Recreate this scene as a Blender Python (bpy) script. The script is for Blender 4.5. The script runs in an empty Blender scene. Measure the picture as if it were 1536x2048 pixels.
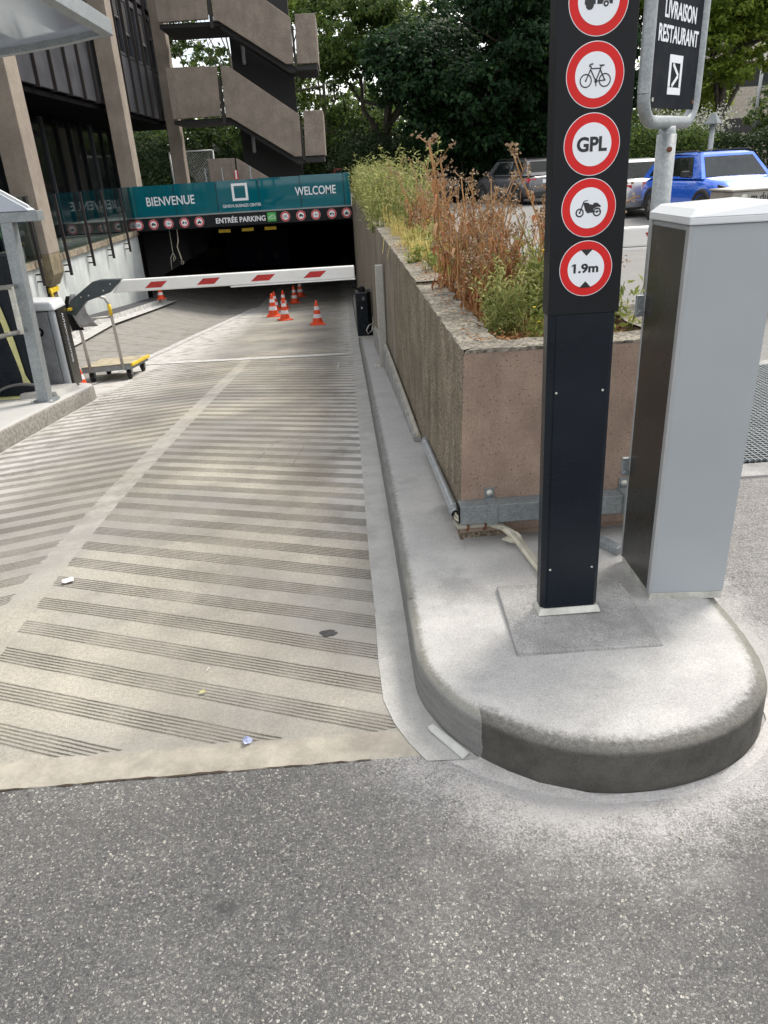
import bpy, bmesh, math, random
import numpy as np
from mathutils import Vector, Matrix
R = math.radians
sc = bpy.context.scene
COL = sc.collection

# ---------------------------------------------------------------- camera
def vec(*a): return Vector(a)
PITCH, ROLL, YAW = R(25.0), R(3.44), R(1.8)
CAM = Vector((0, 0, 1.6))
fw = vec(math.sin(YAW)*math.cos(PITCH), math.cos(YAW)*math.cos(PITCH), -math.sin(PITCH))
r0 = vec(math.cos(YAW), -math.sin(YAW), 0)
u0 = r0.cross(fw)
cr = math.cos(ROLL)*r0 - math.sin(ROLL)*u0
cu = math.sin(ROLL)*r0 + math.cos(ROLL)*u0
cd = bpy.data.cameras.new("camera")
cam = bpy.data.objects.new("camera", cd)
COL.objects.link(cam)
cd.sensor_fit = 'VERTICAL'; cd.sensor_height = 36; cd.sensor_width = 27; cd.lens = 26
cd.clip_start = 0.05; cd.clip_end = 600
cam.matrix_world = Matrix(((cr.x, cu.x, -fw.x, 0), (cr.y, cu.y, -fw.y, 0), (cr.z, cu.z, -fw.z, CAM.z), (0, 0, 0, 1)))
sc.camera = cam

# ---------------------------------------------------------------- sky and sun
SUN_EL, SUN_AZ = 50, 48          # degrees; azimuth clockwise from +Y (ahead) towards +X (right)
w = bpy.data.worlds.new("World"); sc.world = w; w.use_nodes = True
nt = w.node_tree; nt.nodes.clear()
out = nt.nodes.new("ShaderNodeOutputWorld"); bg = nt.nodes.new("ShaderNodeBackground")
sky = nt.nodes.new("ShaderNodeTexSky"); sky.sky_type = 'NISHITA'; sky.sun_disc = False
sky.sun_elevation = R(SUN_EL); sky.sun_rotation = R(SUN_AZ)
tc = nt.nodes.new("ShaderNodeTexCoord"); mp = nt.nodes.new("ShaderNodeMapping")
mp.inputs['Scale'].default_value = (1.6, 1.6, 3.6)
cn = nt.nodes.new("ShaderNodeTexNoise"); cn.inputs['Scale'].default_value = 2.1; cn.inputs['Detail'].default_value = 7; cn.inputs['Roughness'].default_value = .58
crp = nt.nodes.new("ShaderNodeValToRGB"); crp.color_ramp.elements[0].position = .34; crp.color_ramp.elements[1].position = .56
mx = nt.nodes.new("ShaderNodeMix"); mx.data_type = 'RGBA'
mx.inputs[7].default_value = (12.6, 12.4, 12.0, 1)
L = nt.links.new
L(tc.outputs['Generated'], mp.inputs['Vector']); L(mp.outputs['Vector'], cn.inputs['Vector'])
L(cn.outputs['Fac'], crp.inputs['Fac']); L(crp.outputs['Color'], mx.inputs[0])
L(sky.outputs['Color'], mx.inputs[6]); L(mx.outputs[2], bg.inputs['Color'])
bg.inputs['Strength'].default_value = 0.10
L(bg.outputs['Background'], out.inputs['Surface'])
sd = bpy.data.lights.new("sun", 'SUN'); sd.energy = 2.7; sd.angle = R(20); sd.color = (1, .93, .82)
so = bpy.data.objects.new("sun", sd); COL.objects.link(so)
sdir = vec(math.sin(R(SUN_AZ))*math.cos(R(SUN_EL)), math.cos(R(SUN_AZ))*math.cos(R(SUN_EL)), math.sin(R(SUN_EL)))
so.rotation_euler = sdir.to_track_quat('Z', 'Y').to_euler()
sc.view_settings.view_transform = 'Standard'; sc.view_settings.look = 'None'
sc.view_settings.exposure = 0.66; sc.view_settings.gamma = 1

# ---------------------------------------------------------------- materials
class N:
    """small node helper"""
    def __init__(s, name):
        s.m = bpy.data.materials.new(name); s.m.use_nodes = True
        s.t = s.m.node_tree; s.b = s.t.nodes['Principled BSDF']; s.o = s.t.nodes['Material Output']
        s.tc = None
    def n(s, typ, **kw):
        x = s.t.nodes.new("ShaderNode"+typ)
        for k, v in kw.items(): setattr(x, k, v)
        return x
    def l(s, a, b): s.t.links.new(a, b)
    def co(s, scale=(1, 1, 1)):
        if s.tc is None: s.tc = s.n("TexCoord")
        if scale == (1, 1, 1): return s.tc.outputs['Object']
        m = s.n("Mapping"); m.inputs['Scale'].default_value = scale
        s.l(s.tc.outputs['Object'], m.inputs['Vector']); return m.outputs['Vector']
    def noise(s, scale, detail=4, rough=.6, vscale=(1, 1, 1)):
        x = s.n("TexNoise"); x.inputs['Scale'].default_value = scale; x.inputs['Detail'].default_value = detail; x.inputs['Roughness'].default_value = rough
        s.l(s.co(vscale), x.inputs['Vector']); return x.outputs['Fac']
    def voro(s, scale, feature='F1', vscale=(1, 1, 1)):
        x = s.n("TexVoronoi", feature=feature); x.inputs['Scale'].default_value = scale
        s.l(s.co(vscale), x.inputs['Vector']); return x
    def math(s, op, a, b=None, c=None, clamp=False):
        x = s.n("Math", operation=op); x.use_clamp = clamp
        for i, v in enumerate((a, b, c)):
            if v is None: continue
            if isinstance(v, (int, float)): x.inputs[i].default_value = v
            else: s.l(v, x.inputs[i])
        return x.outputs[0]
    def ss(s, v, a, b):
        x = s.n("MapRange", interpolation_type='SMOOTHSTEP')
        s.l(v, x.inputs[0]); x.inputs[1].default_value = a; x.inputs[2].default_value = b
        return x.outputs[0]
    def mix(s, f, a, b):
        x = s.n("Mix", data_type='RGBA')
        if isinstance(f, (int, float)): x.inputs[0].default_value = f
        else: s.l(f, x.inputs[0])
        for i, v in ((6, a), (7, b)):
            if isinstance(v, tuple): x.inputs[i].default_value = (*v[:3], 1)
            else: s.l(v, x.inputs[i])
        return x.outputs[2]
    def ramp(s, v, stops):
        x = s.n("ValToRGB"); e = x.color_ramp.elements
        while len(e) < len(stops): e.new(.5)
        for i, (p, c) in enumerate(stops):
            e[i].position = p; e[i].color = (*((c,)*3 if isinstance(c, float) else c), 1)
        s.l(v, x.inputs[0]); return x.outputs[0]
    def bump(s, h, strength=.4, dist=.01, prev=None):
        x = s.n("Bump"); x.inputs['Strength'].default_value = strength; x.inputs['Distance'].default_value = dist
        s.l(h, x.inputs['Height'])
        if prev is not None: s.l(prev, x.inputs['Normal'])
        s.l(x.outputs[0], s.b.inputs['Normal']); return x.outputs[0]
    def base(s, c):
        if isinstance(c, tuple): s.b.inputs['Base Color'].default_value = (*c[:3], 1)
        else: s.l(c, s.b.inputs['Base Color'])
        return s
    def set(s, rough=.6, metal=0., spec=.5, coat=0.):
        s.b.inputs['Roughness'].default_value = rough; s.b.inputs['Metallic'].default_value = metal
        s.b.inputs['Specular IOR Level'].default_value = spec; s.b.inputs['Coat Weight'].default_value = coat
        return s
    def sep(s):
        x = s.n("SeparateXYZ"); s.l(s.co(), x.inputs[0]); return x.outputs

def simple(name, c, rough=.55, metal=0., spec=.5, var=.25, vs=6., bump=0., bs=60., coat=0.):
    x = N(name); x.set(rough, metal, spec, coat)
    f = x.noise(vs, 5, .65)
    f = x.ss(f, .3, .7)
    x.base(x.mix(f, tuple(v*(1-var) for v in c), tuple(min(1, v*(1+var*.6)) for v in c)))
    if bump: x.bump(x.noise(bs, 4), bump, .004)
    rr = x.n("MapRange"); x.l(f, rr.inputs[0]); rr.inputs[3].default_value = max(.03, rough-.08); rr.inputs[4].default_value = min(1, rough+.1)
    x.l(rr.outputs[0], x.b.inputs['Roughness'])
    return x.m

def glassy(name, tint, refl=.12, rough=.02, diffuse=None, dmix=0., ft=1.5, fk=1.):
    m = bpy.data.materials.new(name); m.use_nodes = True; t = m.node_tree; t.nodes.clear()
    o = t.nodes.new("ShaderNodeOutputMaterial"); tr = t.nodes.new("ShaderNodeBsdfTransparent"); gl = t.nodes.new("ShaderNodeBsdfGlossy")
    fr = t.nodes.new("ShaderNodeFresnel"); fr.inputs[0].default_value = ft
    ad = t.nodes.new("ShaderNodeMath"); ad.operation = 'ADD'; ad.operation = 'MULTIPLY_ADD'; ad.inputs[1].default_value = fk; ad.inputs[2].default_value = refl; ad.use_clamp = True
    ms = t.nodes.new("ShaderNodeMixShader"); tr.inputs[0].default_value = (*tint, 1); gl.inputs['Roughness'].default_value = rough
    t.links.new(fr.outputs[0], ad.inputs[0]); t.links.new(ad.outputs[0], ms.inputs[0])
    a = tr.outputs[0]
    if diffuse:
        df = t.nodes.new("ShaderNodeBsdfDiffuse"); df.inputs[0].default_value = (*diffuse, 1)
        m2 = t.nodes.new("ShaderNodeMixShader"); m2.inputs[0].default_value = dmix
        t.links.new(a, m2.inputs[1]); t.links.new(df.outputs[0], m2.inputs[2]); a = m2.outputs[0]
    t.links.new(a, ms.inputs[1]); t.links.new(gl.outputs[0], ms.inputs[2]); t.links.new(ms.outputs[0], o.inputs[0])
    return m

def dist_island(x, r=.60, cx=.66, cy=2.10):
    """distance outside the rounded head of the pavement island (a capsule towards +Y)"""
    s = x.sep()
    dx = x.math('SUBTRACT', s[0], cx)
    dy = x.math('MINIMUM', x.math('SUBTRACT', s[1], cy), 0.)
    d = x.math('SQRT', x.math('ADD', x.math('MULTIPLY', dx, dx), x.math('MULTIPLY', dy, dy)))
    return x.math('SUBTRACT', d, r), s

def mat_asphalt():
    x = N("asphalt"); x.set(.9, 0, .2)
    wv = x.n("TexNoise"); wv.inputs['Scale'].default_value = 90; wv.inputs['Detail'].default_value = 2; x.l(x.co(), wv.inputs['Vector'])
    wm = x.n("MixRGB") if False else x.n("VectorMath", operation='MULTIPLY_ADD'); x.l(wv.outputs['Color'], wm.inputs[0]); wm.inputs[1].default_value = (.009, .009, .009); x.l(x.co(), wm.inputs[2])
    def vor(scale, feat='F1'):
        q = x.n("TexVoronoi", feature=feat); q.inputs['Scale'].default_value = scale; x.l(wm.outputs[0], q.inputs['Vector']); return q
    v = vor(205); g = x.n("SeparateColor"); x.l(v.outputs['Color'], g.inputs[0])
    v2 = vor(105); g2 = x.n("SeparateColor"); x.l(v2.outputs['Color'], g2.inputs[0])
    st = x.ramp(g.outputs[0], [(0., (.088, .088, .089)), (.45, (.132, .131, .130)), (.80, (.175, .173, .168)), (.93, (.232, .228, .218)), (.975, (.36, .352, .33))])
    big = x.ramp(g2.outputs[1], [(0., 0.), (.972, 0.), (.98, 1.)])
    inside = x.ss(v2.outputs['Distance'], .50, .38)
    col = x.mix(x.math('MULTIPLY', big, inside), st, x.mix(g2.outputs[2], (.26, .25, .22), (.56, .54, .48)))
    dkb = x.math('MULTIPLY', x.ramp(g2.outputs[0], [(0., 1.), (.03, 1.), (.04, 0.)]), inside)
    col = x.mix(x.math('MULTIPLY', dkb, .8), col, (.05, .05, .055))
    edge = vor(205, 'DISTANCE_TO_EDGE')
    gap = x.ss(x.math('ADD', edge.outputs['Distance'], x.math('MULTIPLY', x.math('SUBTRACT', x.noise(300, 2), .5), .10)), -.01, .12)
    col = x.mix(gap, (.092, .091, .092), col)
    fine = x.n("Mix", data_type='RGBA', blend_type='MULTIPLY'); fine.inputs[0].default_value = 1
    x.l(col, fine.inputs[6]); x.l(x.ramp(x.noise(420, 2, .7), [(.25, .70), (.75, 1.30)]), fine.inputs[7]); col = fine.outputs[2]
    blot = x.ss(x.noise(1.3, 6, .62), .35, .68)
    dk = x.n("Mix", data_type='RGBA', blend_type='MULTIPLY'); dk.inputs[0].default_value = 1
    x.l(col, dk.inputs[6]); x.l(x.mix(blot, (.86, .86, .87), (1.18, 1.17, 1.15)), dk.inputs[7]); col = dk.outputs[2]
    def blotch(cx, cy, rx, ry, amt, c, colr):
        q = x.sep(); dx = x.math('DIVIDE', x.math('SUBTRACT', q[0], cx), rx); dy = x.math('DIVIDE', x.math('SUBTRACT', q[1], cy), ry)
        rr = x.math('SQRT', x.math('ADD', x.math('MULTIPLY', dx, dx), x.math('MULTIPLY', dy, dy)))
        rr = x.math('ADD', rr, x.math('MULTIPLY', x.math('SUBTRACT', x.noise(11, 5, .65), .5), 1.5))
        return x.mix(x.math('MULTIPLY', x.ss(rr, 1., .35), amt), c, colr)
    col = blotch(.86, 1.10, .10, .26, .42, col, (.075, .075, .078))
    col = blotch(-.40, 1.24, .035, .028, .7, col, (.06, .06, .063))
    col = blotch(-.75, 1.52, .5, .10, .25, col, (.08, .08, .082))
    # stone dust lying round the island and along its right side
    d, s = dist_island(x)
    n1 = x.noise(3.4, 6, .68)
    dd = x.math('ADD', d, x.math('MULTIPLY', x.math('SUBTRACT', n1, .5), .42))
    dust = x.math('POWER', x.ss(dd, .60, -.10), 1.45)
    dust = x.math('MULTIPLY', dust, x.math('MULTIPLY_ADD', x.ss(s[0], -.25, .6), .38, .62))
    right = x.math('MULTIPLY', x.ss(s[0], .9, 1.5), x.math('MULTIPLY', x.ss(s[1], 1.0, 2.2), .42))
    dust = x.math('MAXIMUM', dust, right)
    dust = x.math('MAXIMUM', dust, x.math('MULTIPLY', x.ss(x.noise(1.1, 3), .42, .72), .26))
    grain = x.math('ADD', x.math('MULTIPLY', g.outputs[2], .42), x.math('MULTIPLY', x.math('SUBTRACT', x.noise(240, 3, .72), .28), 1.25))
    smear = x.math('MULTIPLY', dust, x.math('MULTIPLY_ADD', x.ss(x.noise(7, 6, .65, (1, 2.2, 1)), .3, .68), .55, .12))
    col = x.mix(smear, col, (.40, .393, .388))
    f = x.math('MULTIPLY', x.ss(x.math('SUBTRACT', x.math('MULTIPLY', dust, 1.15), grain), -.20, .50), .84)
    col = x.mix(f, col, (.475, .465, .46))
    # paler colour for the car-park surface further away
    far = x.math('MULTIPLY', x.ss(s[1], 4., 9.), x.ss(s[0], .5, 1.5))
    col = x.mix(x.math('MULTIPLY', far, .8), col, x.mix(x.noise(2, 6), (.20, .20, .20), (.27, .265, .255)))
    x.base(col)
    h = x.math('ADD', x.math('MULTIPLY', gap, .6), x.math('MULTIPLY', g.outputs[1], .8))
    x.bump(h, .6, .004)
    return x.m

def mat_ramp():
    x = N("grooved ramp concrete"); x.set(.8, 0, .3)
    s = x.sep()
    right = x.math('GREATER_THAN', s[0], x.math('MULTIPLY_ADD', x.noise(22, 4, .7), .03, -1.425)); left = x.math('LESS_THAN', s[0], x.math('MULTIPLY_ADD', x.noise(22, 4, .7), .08, -1.590))
    ur = x.math('ADD', s[1], x.math('MULTIPLY', s[0], .396))
    ul = x.math('ADD', s[1], x.math('MULTIPLY', x.math('ADD', s[0], 3.0), -.42))
    u = x.math('ADD', x.math('MULTIPLY', ur, right), x.math('MULTIPLY', ul, x.math('SUBTRACT', 1., right)))
    wob = x.math('MULTIPLY', x.math('SUBTRACT', x.noise(3.0, 3), .5), .012)
    u = x.math('ADD', u, wob)
    ph = x.math('FRACT', x.math('DIVIDE', x.math('SUBTRACT', u, 1.994), .1945))
    zone = x.math('ADD', x.math('ADD', right, left), x.math('GREATER_THAN', s[1], 10.5), clamp=True)
    # grooves only on the entry lane, below the band at the top, above the cross line
    lane = x.math('MULTIPLY', x.math('GREATER_THAN', s[1], x.math('MULTIPLY_ADD', x.noise(14, 4), .05, 1.79)), x.math('GREATER_THAN', s[0], -2.72))
    lane = x.math('MULTIPLY', lane, x.math('MULTIPLY_ADD', x.ss(s[1], 11.2, 10.3), .6, x.math('MULTIPLY', x.ss(s[1], 17.8, 14.0), .4)))
    band = x.math('MULTIPLY', x.math('LESS_THAN', ph, .50), x.math('GREATER_THAN', ph, .0))
    band = x.math('MULTIPLY', x.math('MULTIPLY', band, zone), lane)
    gp = x.math('FRACT', x.math('MULTIPLY', ph, 12.0))            # six grooves per band
    gr = x.math('ABSOLUTE', x.math('SUBTRACT', gp, .5))
    nz = x.math('MULTIPLY', x.math('SUBTRACT', x.noise(110, 3, .7), .5), .62)
    wear = x.math('MULTIPLY_ADD', x.ss(x.noise(2.2, 6, .68), .34, .60), .62, .38)
    groove = x.math('MULTIPLY', x.math('MULTIPLY', x.ss(x.math('ADD', gr, nz), .27, .09), band), wear)
    pz = x.noise(1.2, 6, .6); fine = x.math('ADD', x.math('MULTIPLY', x.noise(230, 2, .7), .62), x.math('MULTIPLY', x.noise(75, 3, .7), .38))
    col = x.mix(x.ss(pz, .3, .7), (.190, .181, .160), (.385, .361, .310))
    fr = x.n("Mix", data_type='RGBA', blend_type='MULTIPLY'); fr.inputs[0].default_value = 1
    x.l(col, fr.inputs[6]); x.l(x.ramp(fine, [(.32, .58), (.68, 1.38)]), fr.inputs[7]); col = fr.outputs[2]
    grey = x.ss(x.noise(.7, 4), .42, .62)
    col = x.mix(x.math('MULTIPLY', grey, .65), col, (.245, .243, .238))
    trk = x.math('MULTIPLY', x.ss(x.math('ABSOLUTE', x.math('SUBTRACT', x.math('ABSOLUTE', x.math('ADD', s[0], 1.35)), .78)), .42, .08), x.ss(x.noise(1.7, 5), .32, .66))
    col = x.mix(x.math('MULTIPLY', trk, .45), col, (.150, .142, .128))
    # tyre dirt rubbed into the grooved bands, more to the right
    rub = x.math('MULTIPLY', x.math('MULTIPLY', band, x.math('MULTIPLY_ADD', x.ss(s[1], 2.4, 4.6), .42, .45)), x.math('MULTIPLY_ADD', x.ss(s[0], -1.0, .1), .26, x.math('MULTIPLY_ADD', x.ss(x.noise(1.5, 5, .65), .32, .64), .34, .10)))
    col = x.mix(rub, col, (.155, .140, .115))
    col = x.mix(x.math('MULTIPLY', groove, .88), col, (.060, .053, .044))
    # dust between the bands next to the gutter and at the far left kerb
    du = x.math('MULTIPLY', x.math('MAXIMUM', x.ss(s[0], -.30, .03), x.ss(s[0], -1.75, -2.65)), x.math('MULTIPLY', x.ss(s[1], 2.9, 4.0), x.ss(x.noise(5, 6, .7), .30, .56)))
    col = x.mix(x.math('MULTIPLY', du, x.math('SUBTRACT', .90, x.math('MULTIPLY', band, .52))), col, (.52, .51, .50))
    # smooth strip between the two halves of the chevron, dusted with cement
    strip = x.math('MULTIPLY', x.math('SUBTRACT', 1., zone), x.math('LESS_THAN', s[1], 10.6))
    col = x.mix(x.math('MULTIPLY', strip, x.math('MULTIPLY', x.math('MULTIPLY_ADD', x.ss(x.noise(7, 6, .7), .36, .68), .40, .02), x.math('MULTIPLY', x.ss(s[1], 2.4, 4.0), x.ss(s[1], 11., 8.)))), col, (.47, .455, .43))
    top = x.ss(x.math('ADD', s[1], x.math('MULTIPLY', x.math('SUBTRACT', x.noise(16, 5, .7), .5), .05)), 1.82, 1.795)
    col = x.mix(x.math('MULTIPLY', top, .55), col, x.mix(x.ss(x.noise(11, 6, .7), .3, .7), (.22, .20, .165), (.41, .38, .315)))
    # the dark lane on the left, ribbed across
    lx = x.math('SUBTRACT', s[0], x.math('MULTIPLY', x.math('POWER', x.math('MAXIMUM', x.math('SUBTRACT', s[1], 10.), 0.), 1.4), .0205))
    ll = x.math('MULTIPLY', x.ss(lx, -3.17, -3.25), x.ss(s[1], 8.0, 9.0))
    rib = x.ss(x.math('ABSOLUTE', x.math('SUBTRACT', x.math('FRACT', x.math('DIVIDE', s[1], .95)), .5)), .47, .49)
    col = x.mix(x.math('MULTIPLY', ll, .68), col, x.mix(x.noise(4, 6, .65, (.5, 3, 1)), (.10, .093, .082), (.205, .19, .165)))
    col = x.mix(x.math('MULTIPLY', x.math('MULTIPLY', ll, rib), .6), col, (.04, .038, .035))
    # stains and two hairline saw cuts
    st = x.math('MULTIPLY', x.ss(x.noise(2.6, 7, .7), .60, .72), .35)
    col = x.mix(st, col, (.13, .12, .105))
    x.base(col)
    h = x.math('SUBTRACT', x.math('MULTIPLY', fine, .35), groove)
    x.bump(h, .8, .006)
    return x.m

def mat_pavement():
    x = N("dusty pavement"); x.set(.85, 0, .25)
    a = x.n("Attribute"); a.attribute_name = "edge"
    d, s = dist_island(x, .62)
    n = x.noise(3.2, 6, .62); n2 = x.noise(48, 6, .75); n3 = x.noise(260, 3, .7)
    dark_kerb = x.mix(x.ss(x.noise(9, 6, .7), .3, .7), (.055, .053, .049), (.095, .091, .083))  # front kerb face, darker than the rim above and the left part
    olive = x.mix(x.ss(x.noise(5, 4), .35, .65), (.17, .168, .14), (.27, .265, .235))
    f1 = x.ss(s[0], .34, .26); f2 = x.math('MAXIMUM', f1, x.math('MULTIPLY', x.ss(s[0], 1.05, 1.18), .4))
    lft = x.math('LESS_THAN', s[0], x.math('ADD', .292, x.math('MULTIPLY', x.noise(30, 2), .012)))
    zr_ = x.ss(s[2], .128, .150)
    dark_kerb = x.mix(zr_, dark_kerb, x.mix(x.ss(x.noise(70, 5, .75), .3, .7), (.10, .099, .094), (.19, .187, .18)))
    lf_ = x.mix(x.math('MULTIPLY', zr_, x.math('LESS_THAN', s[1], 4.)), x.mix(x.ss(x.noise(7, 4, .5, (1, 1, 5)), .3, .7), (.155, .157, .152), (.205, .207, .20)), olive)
    rim = x.mix(lft, x.mix(x.math('MULTIPLY', x.ss(s[0], 1.08, 1.2), .6), dark_kerb, olive), lf_)
    dust = x.mix(x.ss(n, .36, .64), (.385, .38, .376), (.475, .469, .46))
    sm = x.ss(x.noise(2.3, 5, .6), .52, .70)
    dust = x.mix(x.math('MULTIPLY', sm, .62), dust, (.225, .225, .225))
    dust = x.mix(x.math('MULTIPLY', x.ss(s[1], 3.0, 4.6), .75), dust, x.mix(x.ss(n2, .3, .7), (.30, .30, .305), (.38, .38, .385)))
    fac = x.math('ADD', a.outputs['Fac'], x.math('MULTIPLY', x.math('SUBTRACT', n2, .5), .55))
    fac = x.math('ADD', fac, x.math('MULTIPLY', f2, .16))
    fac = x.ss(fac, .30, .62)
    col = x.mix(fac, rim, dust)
    sp = x.n("Mix", data_type='RGBA', blend_type='MULTIPLY'); sp.inputs[0].default_value = 1
    x.l(col, sp.inputs[6]); x.l(x.ramp(n3, [(.28, .68), (.72, 1.26)]), sp.inputs[7])
    x.base(sp.outputs[2]); x.bump(x.math('ADD', n3, x.math('MULTIPLY', n2, 1.2)), .45, .004)
    return x.m

def mat_concrete(name, c1, c2, scale=4., streak=0., pits=0., grain=120, gv=.2, dark=(.05, .048, .045), bump=.35, topz=None):
    x = N(name); x.set(.85, 0, .25)
    f = x.ss(x.noise(scale, 7, .65), .3, .7)
    col = x.mix(f, c1, c2)
    if streak:
        v = x.noise(1., 7, .74, (5.5, 5.5, 1.3))
        col = x.mix(x.math('MULTIPLY', x.ss(v, .44, .66), streak), col, dark)
    g = x.noise(grain, 3, .7)
    m = x.n("Mix", data_type='RGBA', blend_type='MULTIPLY'); m.inputs[0].default_value = 1
    x.l(col, m.inputs[6]); x.l(x.ramp(g, [(.3, 1-gv*1.6), (.7, 1+gv)]), m.inputs[7]); col = m.outputs[2]
    h = g
    if pits:
        pv = x.voro(78); pg = x.n("SeparateColor"); x.l(pv.outputs['Color'], pg.inputs[0])
        p = x.math('MULTIPLY', x.ss(x.math('ADD', pv.outputs['Distance'], x.math('MULTIPLY', pg.outputs[1], .28)), .36, .24), x.math('GREATER_THAN', pg.outputs[0], 1-pits))
        col = x.mix(x.math('MULTIPLY', p, .85), col, (.035, .028, .024))
        h = x.math('SUBTRACT', g, x.math('MULTIPLY', p, 3))
    if topz is not None:
        z0, z1, c = topz
        s = x.sep()
        e = x.math('ADD', s[2], x.math('MULTIPLY', x.math('SUBTRACT', x.noise(7, 5), .5), .22))
        col = x.mix(x.math('MULTIPLY', x.ss(e, z0, z1), .75), col, c)
    x.base(col); x.bump(h, bump, .005)
    return x.m

def mat_galv(name, c1=(.22, .245, .26), c2=(.36, .385, .40), rough=.45, metal=.35):
    x = N(name); x.set(rough, metal, .5)
    v = x.voro(110); g = x.n("SeparateColor"); x.l(v.outputs['Color'], g.inputs[0])
    f = x.math('ADD', x.math('MULTIPLY', g.outputs[0], .28), x.math('MULTIPLY', x.noise(14, 5), .6))
    x.base(x.mix(x.ss(f, .2, .85), c1, c2)); return x.m

def mat_leaf(name, c1, c2, c3=None, trans=.35):
    m = bpy.data.materials.new(name); m.use_nodes = True; t = m.node_tree; t.nodes.clear()
    o = t.nodes.new("ShaderNodeOutputMaterial"); at = t.nodes.new("ShaderNodeAttribute"); at.attribute_name = "rnd"
    rp = t.nodes.new("ShaderNodeValToRGB"); e = rp.color_ramp.elements
    e[0].color = (*c1, 1); e[1].color = (*c2, 1)
    if c3: k = e.new(.86); k.color = (*c2, 1); e[2].position = 1.; e[2].color = (*c3, 1)
    t.links.new(at.outputs['Fac'], rp.inputs[0])
    p = t.nodes.new("ShaderNodeBsdfPrincipled"); p.inputs['Roughness'].default_value = .55; p.inputs['Specular IOR Level'].default_value = .18
    tl = t.nodes.new("ShaderNodeBsdfTranslucent"); ms = t.nodes.new("ShaderNodeMixShader"); ms.inputs[0].default_value = trans
    hs = t.nodes.new("ShaderNodeHueSaturation"); hs.inputs['Value'].default_value = 1.5; hs.inputs['Hue'].default_value = .48
    t.links.new(rp.outputs[0], p.inputs['Base Color']); t.links.new(rp.outputs[0], hs.inputs['Color']); t.links.new(hs.outputs[0], tl.inputs[0])
    t.links.new(p.outputs[0], ms.inputs[1]); t.links.new(tl.outputs[0], ms.inputs[2]); t.links.new(ms.outputs[0], o.inputs[0])
    return m

M = {}
M['asphalt'] = mat_asphalt(); M['ramp'] = mat_ramp(); M['pave'] = mat_pavement()
M['kerbface'] = mat_concrete("kerb concrete", (.085, .082, .076), (.17, .165, .15), 7, .35, .05, 130, .3)
M['gutter'] = mat_concrete("gutter render", (.335, .333, .322), (.435, .43, .417), 5, 0, 0, 200, .14, bump=.15)
M['slab'] = mat_concrete("slab concrete", (.25, .25, .246), (.40, .395, .39), 6, 0, .04, 210, .3)
M['planter_front'] = mat_concrete("pink planter concrete", (.255, .185, .148), (.37, .272, .215), 5, .34, .26, 110, .12, dark=(.15, .13, .11), topz=(.78, 1.0, (.13, .118, .105)))
M['planter_side'] = mat_concrete("weathered exposed aggregate", (.19, .155, .114), (.31, .26, .195), 6, .55, 0, 95, .60, dark=(.075, .064, .050), bump=.9)
M['planter_top'] = mat_concrete("lichen coping", (.135, .122, .10), (.29, .265, .22), 18, 0, .15, 60, .5, bump=.8)
M['wallpanel'] = mat_concrete("wall panel concrete", (.20, .175, .142), (.29, .256, .208), 2, .5, 0, 85, .35, dark=(.105, .09, .072), bump=.6)
M['retain'] = mat_concrete("bluish retaining wall", (.42, .455, .46), (.60, .63, .625), 1.2, .35, 0, 60, .06, dark=(.36, .40, .40), bump=.15)  # pale bluish colour with faint darker streaks
M['coping'] = mat_concrete("aggregate coping", (.20, .17, .13), (.34, .29, .22), 6, 0, .1, 40, .4, bump=.6)
M['column'] = mat_concrete("column concrete", (.23, .195, .165), (.31, .268, .225), 2, .25, 0, 70, .14, dark=(.17, .15, .13))
M['columndirty'] = mat_concrete("stained column foot", (.17, .14, .09), (.27, .23, .155), 4, .5, 0, 70, .2)
M['stair'] = mat_concrete("stair parapet concrete", (.195, .165, .14), (.275, .235, .198), 2, .3, 0, 26, .16, dark=(.14, .12, .105))
M['darkwall'] = simple("dark stair wall", (.022, .022, .023), .8)
M['darkmetal'] = simple("dark bronze cladding", (.050, .052, .062), .5, .2, .5, .2, 1.5)
M['rib'] = simple("dark red rib", (.018, .013, .013), .6)
M['black'] = simple("black paint", (.008, .008, .009), .6, 0, .15)
M['blackglass'] = simple("dark window glass", (.006, .008, .009), .06, 0, .6, .1)
M['louvre'] = simple("grey louvre slats", (.11, .11, .11), .5)
M['totem'] = simple("navy black aluminium", (.006, .010, .016), .30, .0, .28, .12, 3)
M['totem_panel'] = simple("sign black film", (.008, .009, .012), .45, 0, .22, .1)
M['signpanel'] = simple("navy sign panel", (.007, .010, .016), .6, 0, .06, .1)
M['alu'] = simple("raw aluminium trim", (.50, .50, .46), .45, .25, .5, .25, 20)
M['white'] = simple("sign white", (.74, .77, .82), .4, 0, .4, .03)
M['red'] = simple("sign red", (.60, .022, .022), .45, 0, .2, .06)
M['ink'] = simple("sign black ink", (.012, .013, .018), .4)
M['cab'] = simple("silver grey lacquer", (.345, .372, .400), .42, .15, .5, .05, 1.2)
M['cab_light'] = simple("pale grey lid", (.60, .625, .65), .34, 0, .5, .05, 2)
M['cab_edge'] = simple("edge profile", (.36, .375, .39), .4, .3, .5, .08)
M['cab_dark'] = simple("anthracite panel", (.035, .034, .030), .28, .2, .5, .12, 2)
M['cab_side'] = simple("left cabinet grey", (.24, .25, .27), .45, .1)
M['galv'] = mat_galv("galvanised steel"); M['galv_dark'] = mat_galv("dull galvanised steel", (.16, .18, .19), (.27, .295, .305), .55, .3)
M['galv_pipe'] = mat_galv("galvanised conduit", (.34, .37, .39), (.50, .53, .55), .38, .5)
M['steel'] = simple("brushed stainless", (.42, .41, .385), .45, .45, .5, .12, 30)
M['polished'] = simple("polished stainless", (.62, .61, .58), .22, .85, .5, .1, 8)
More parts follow.
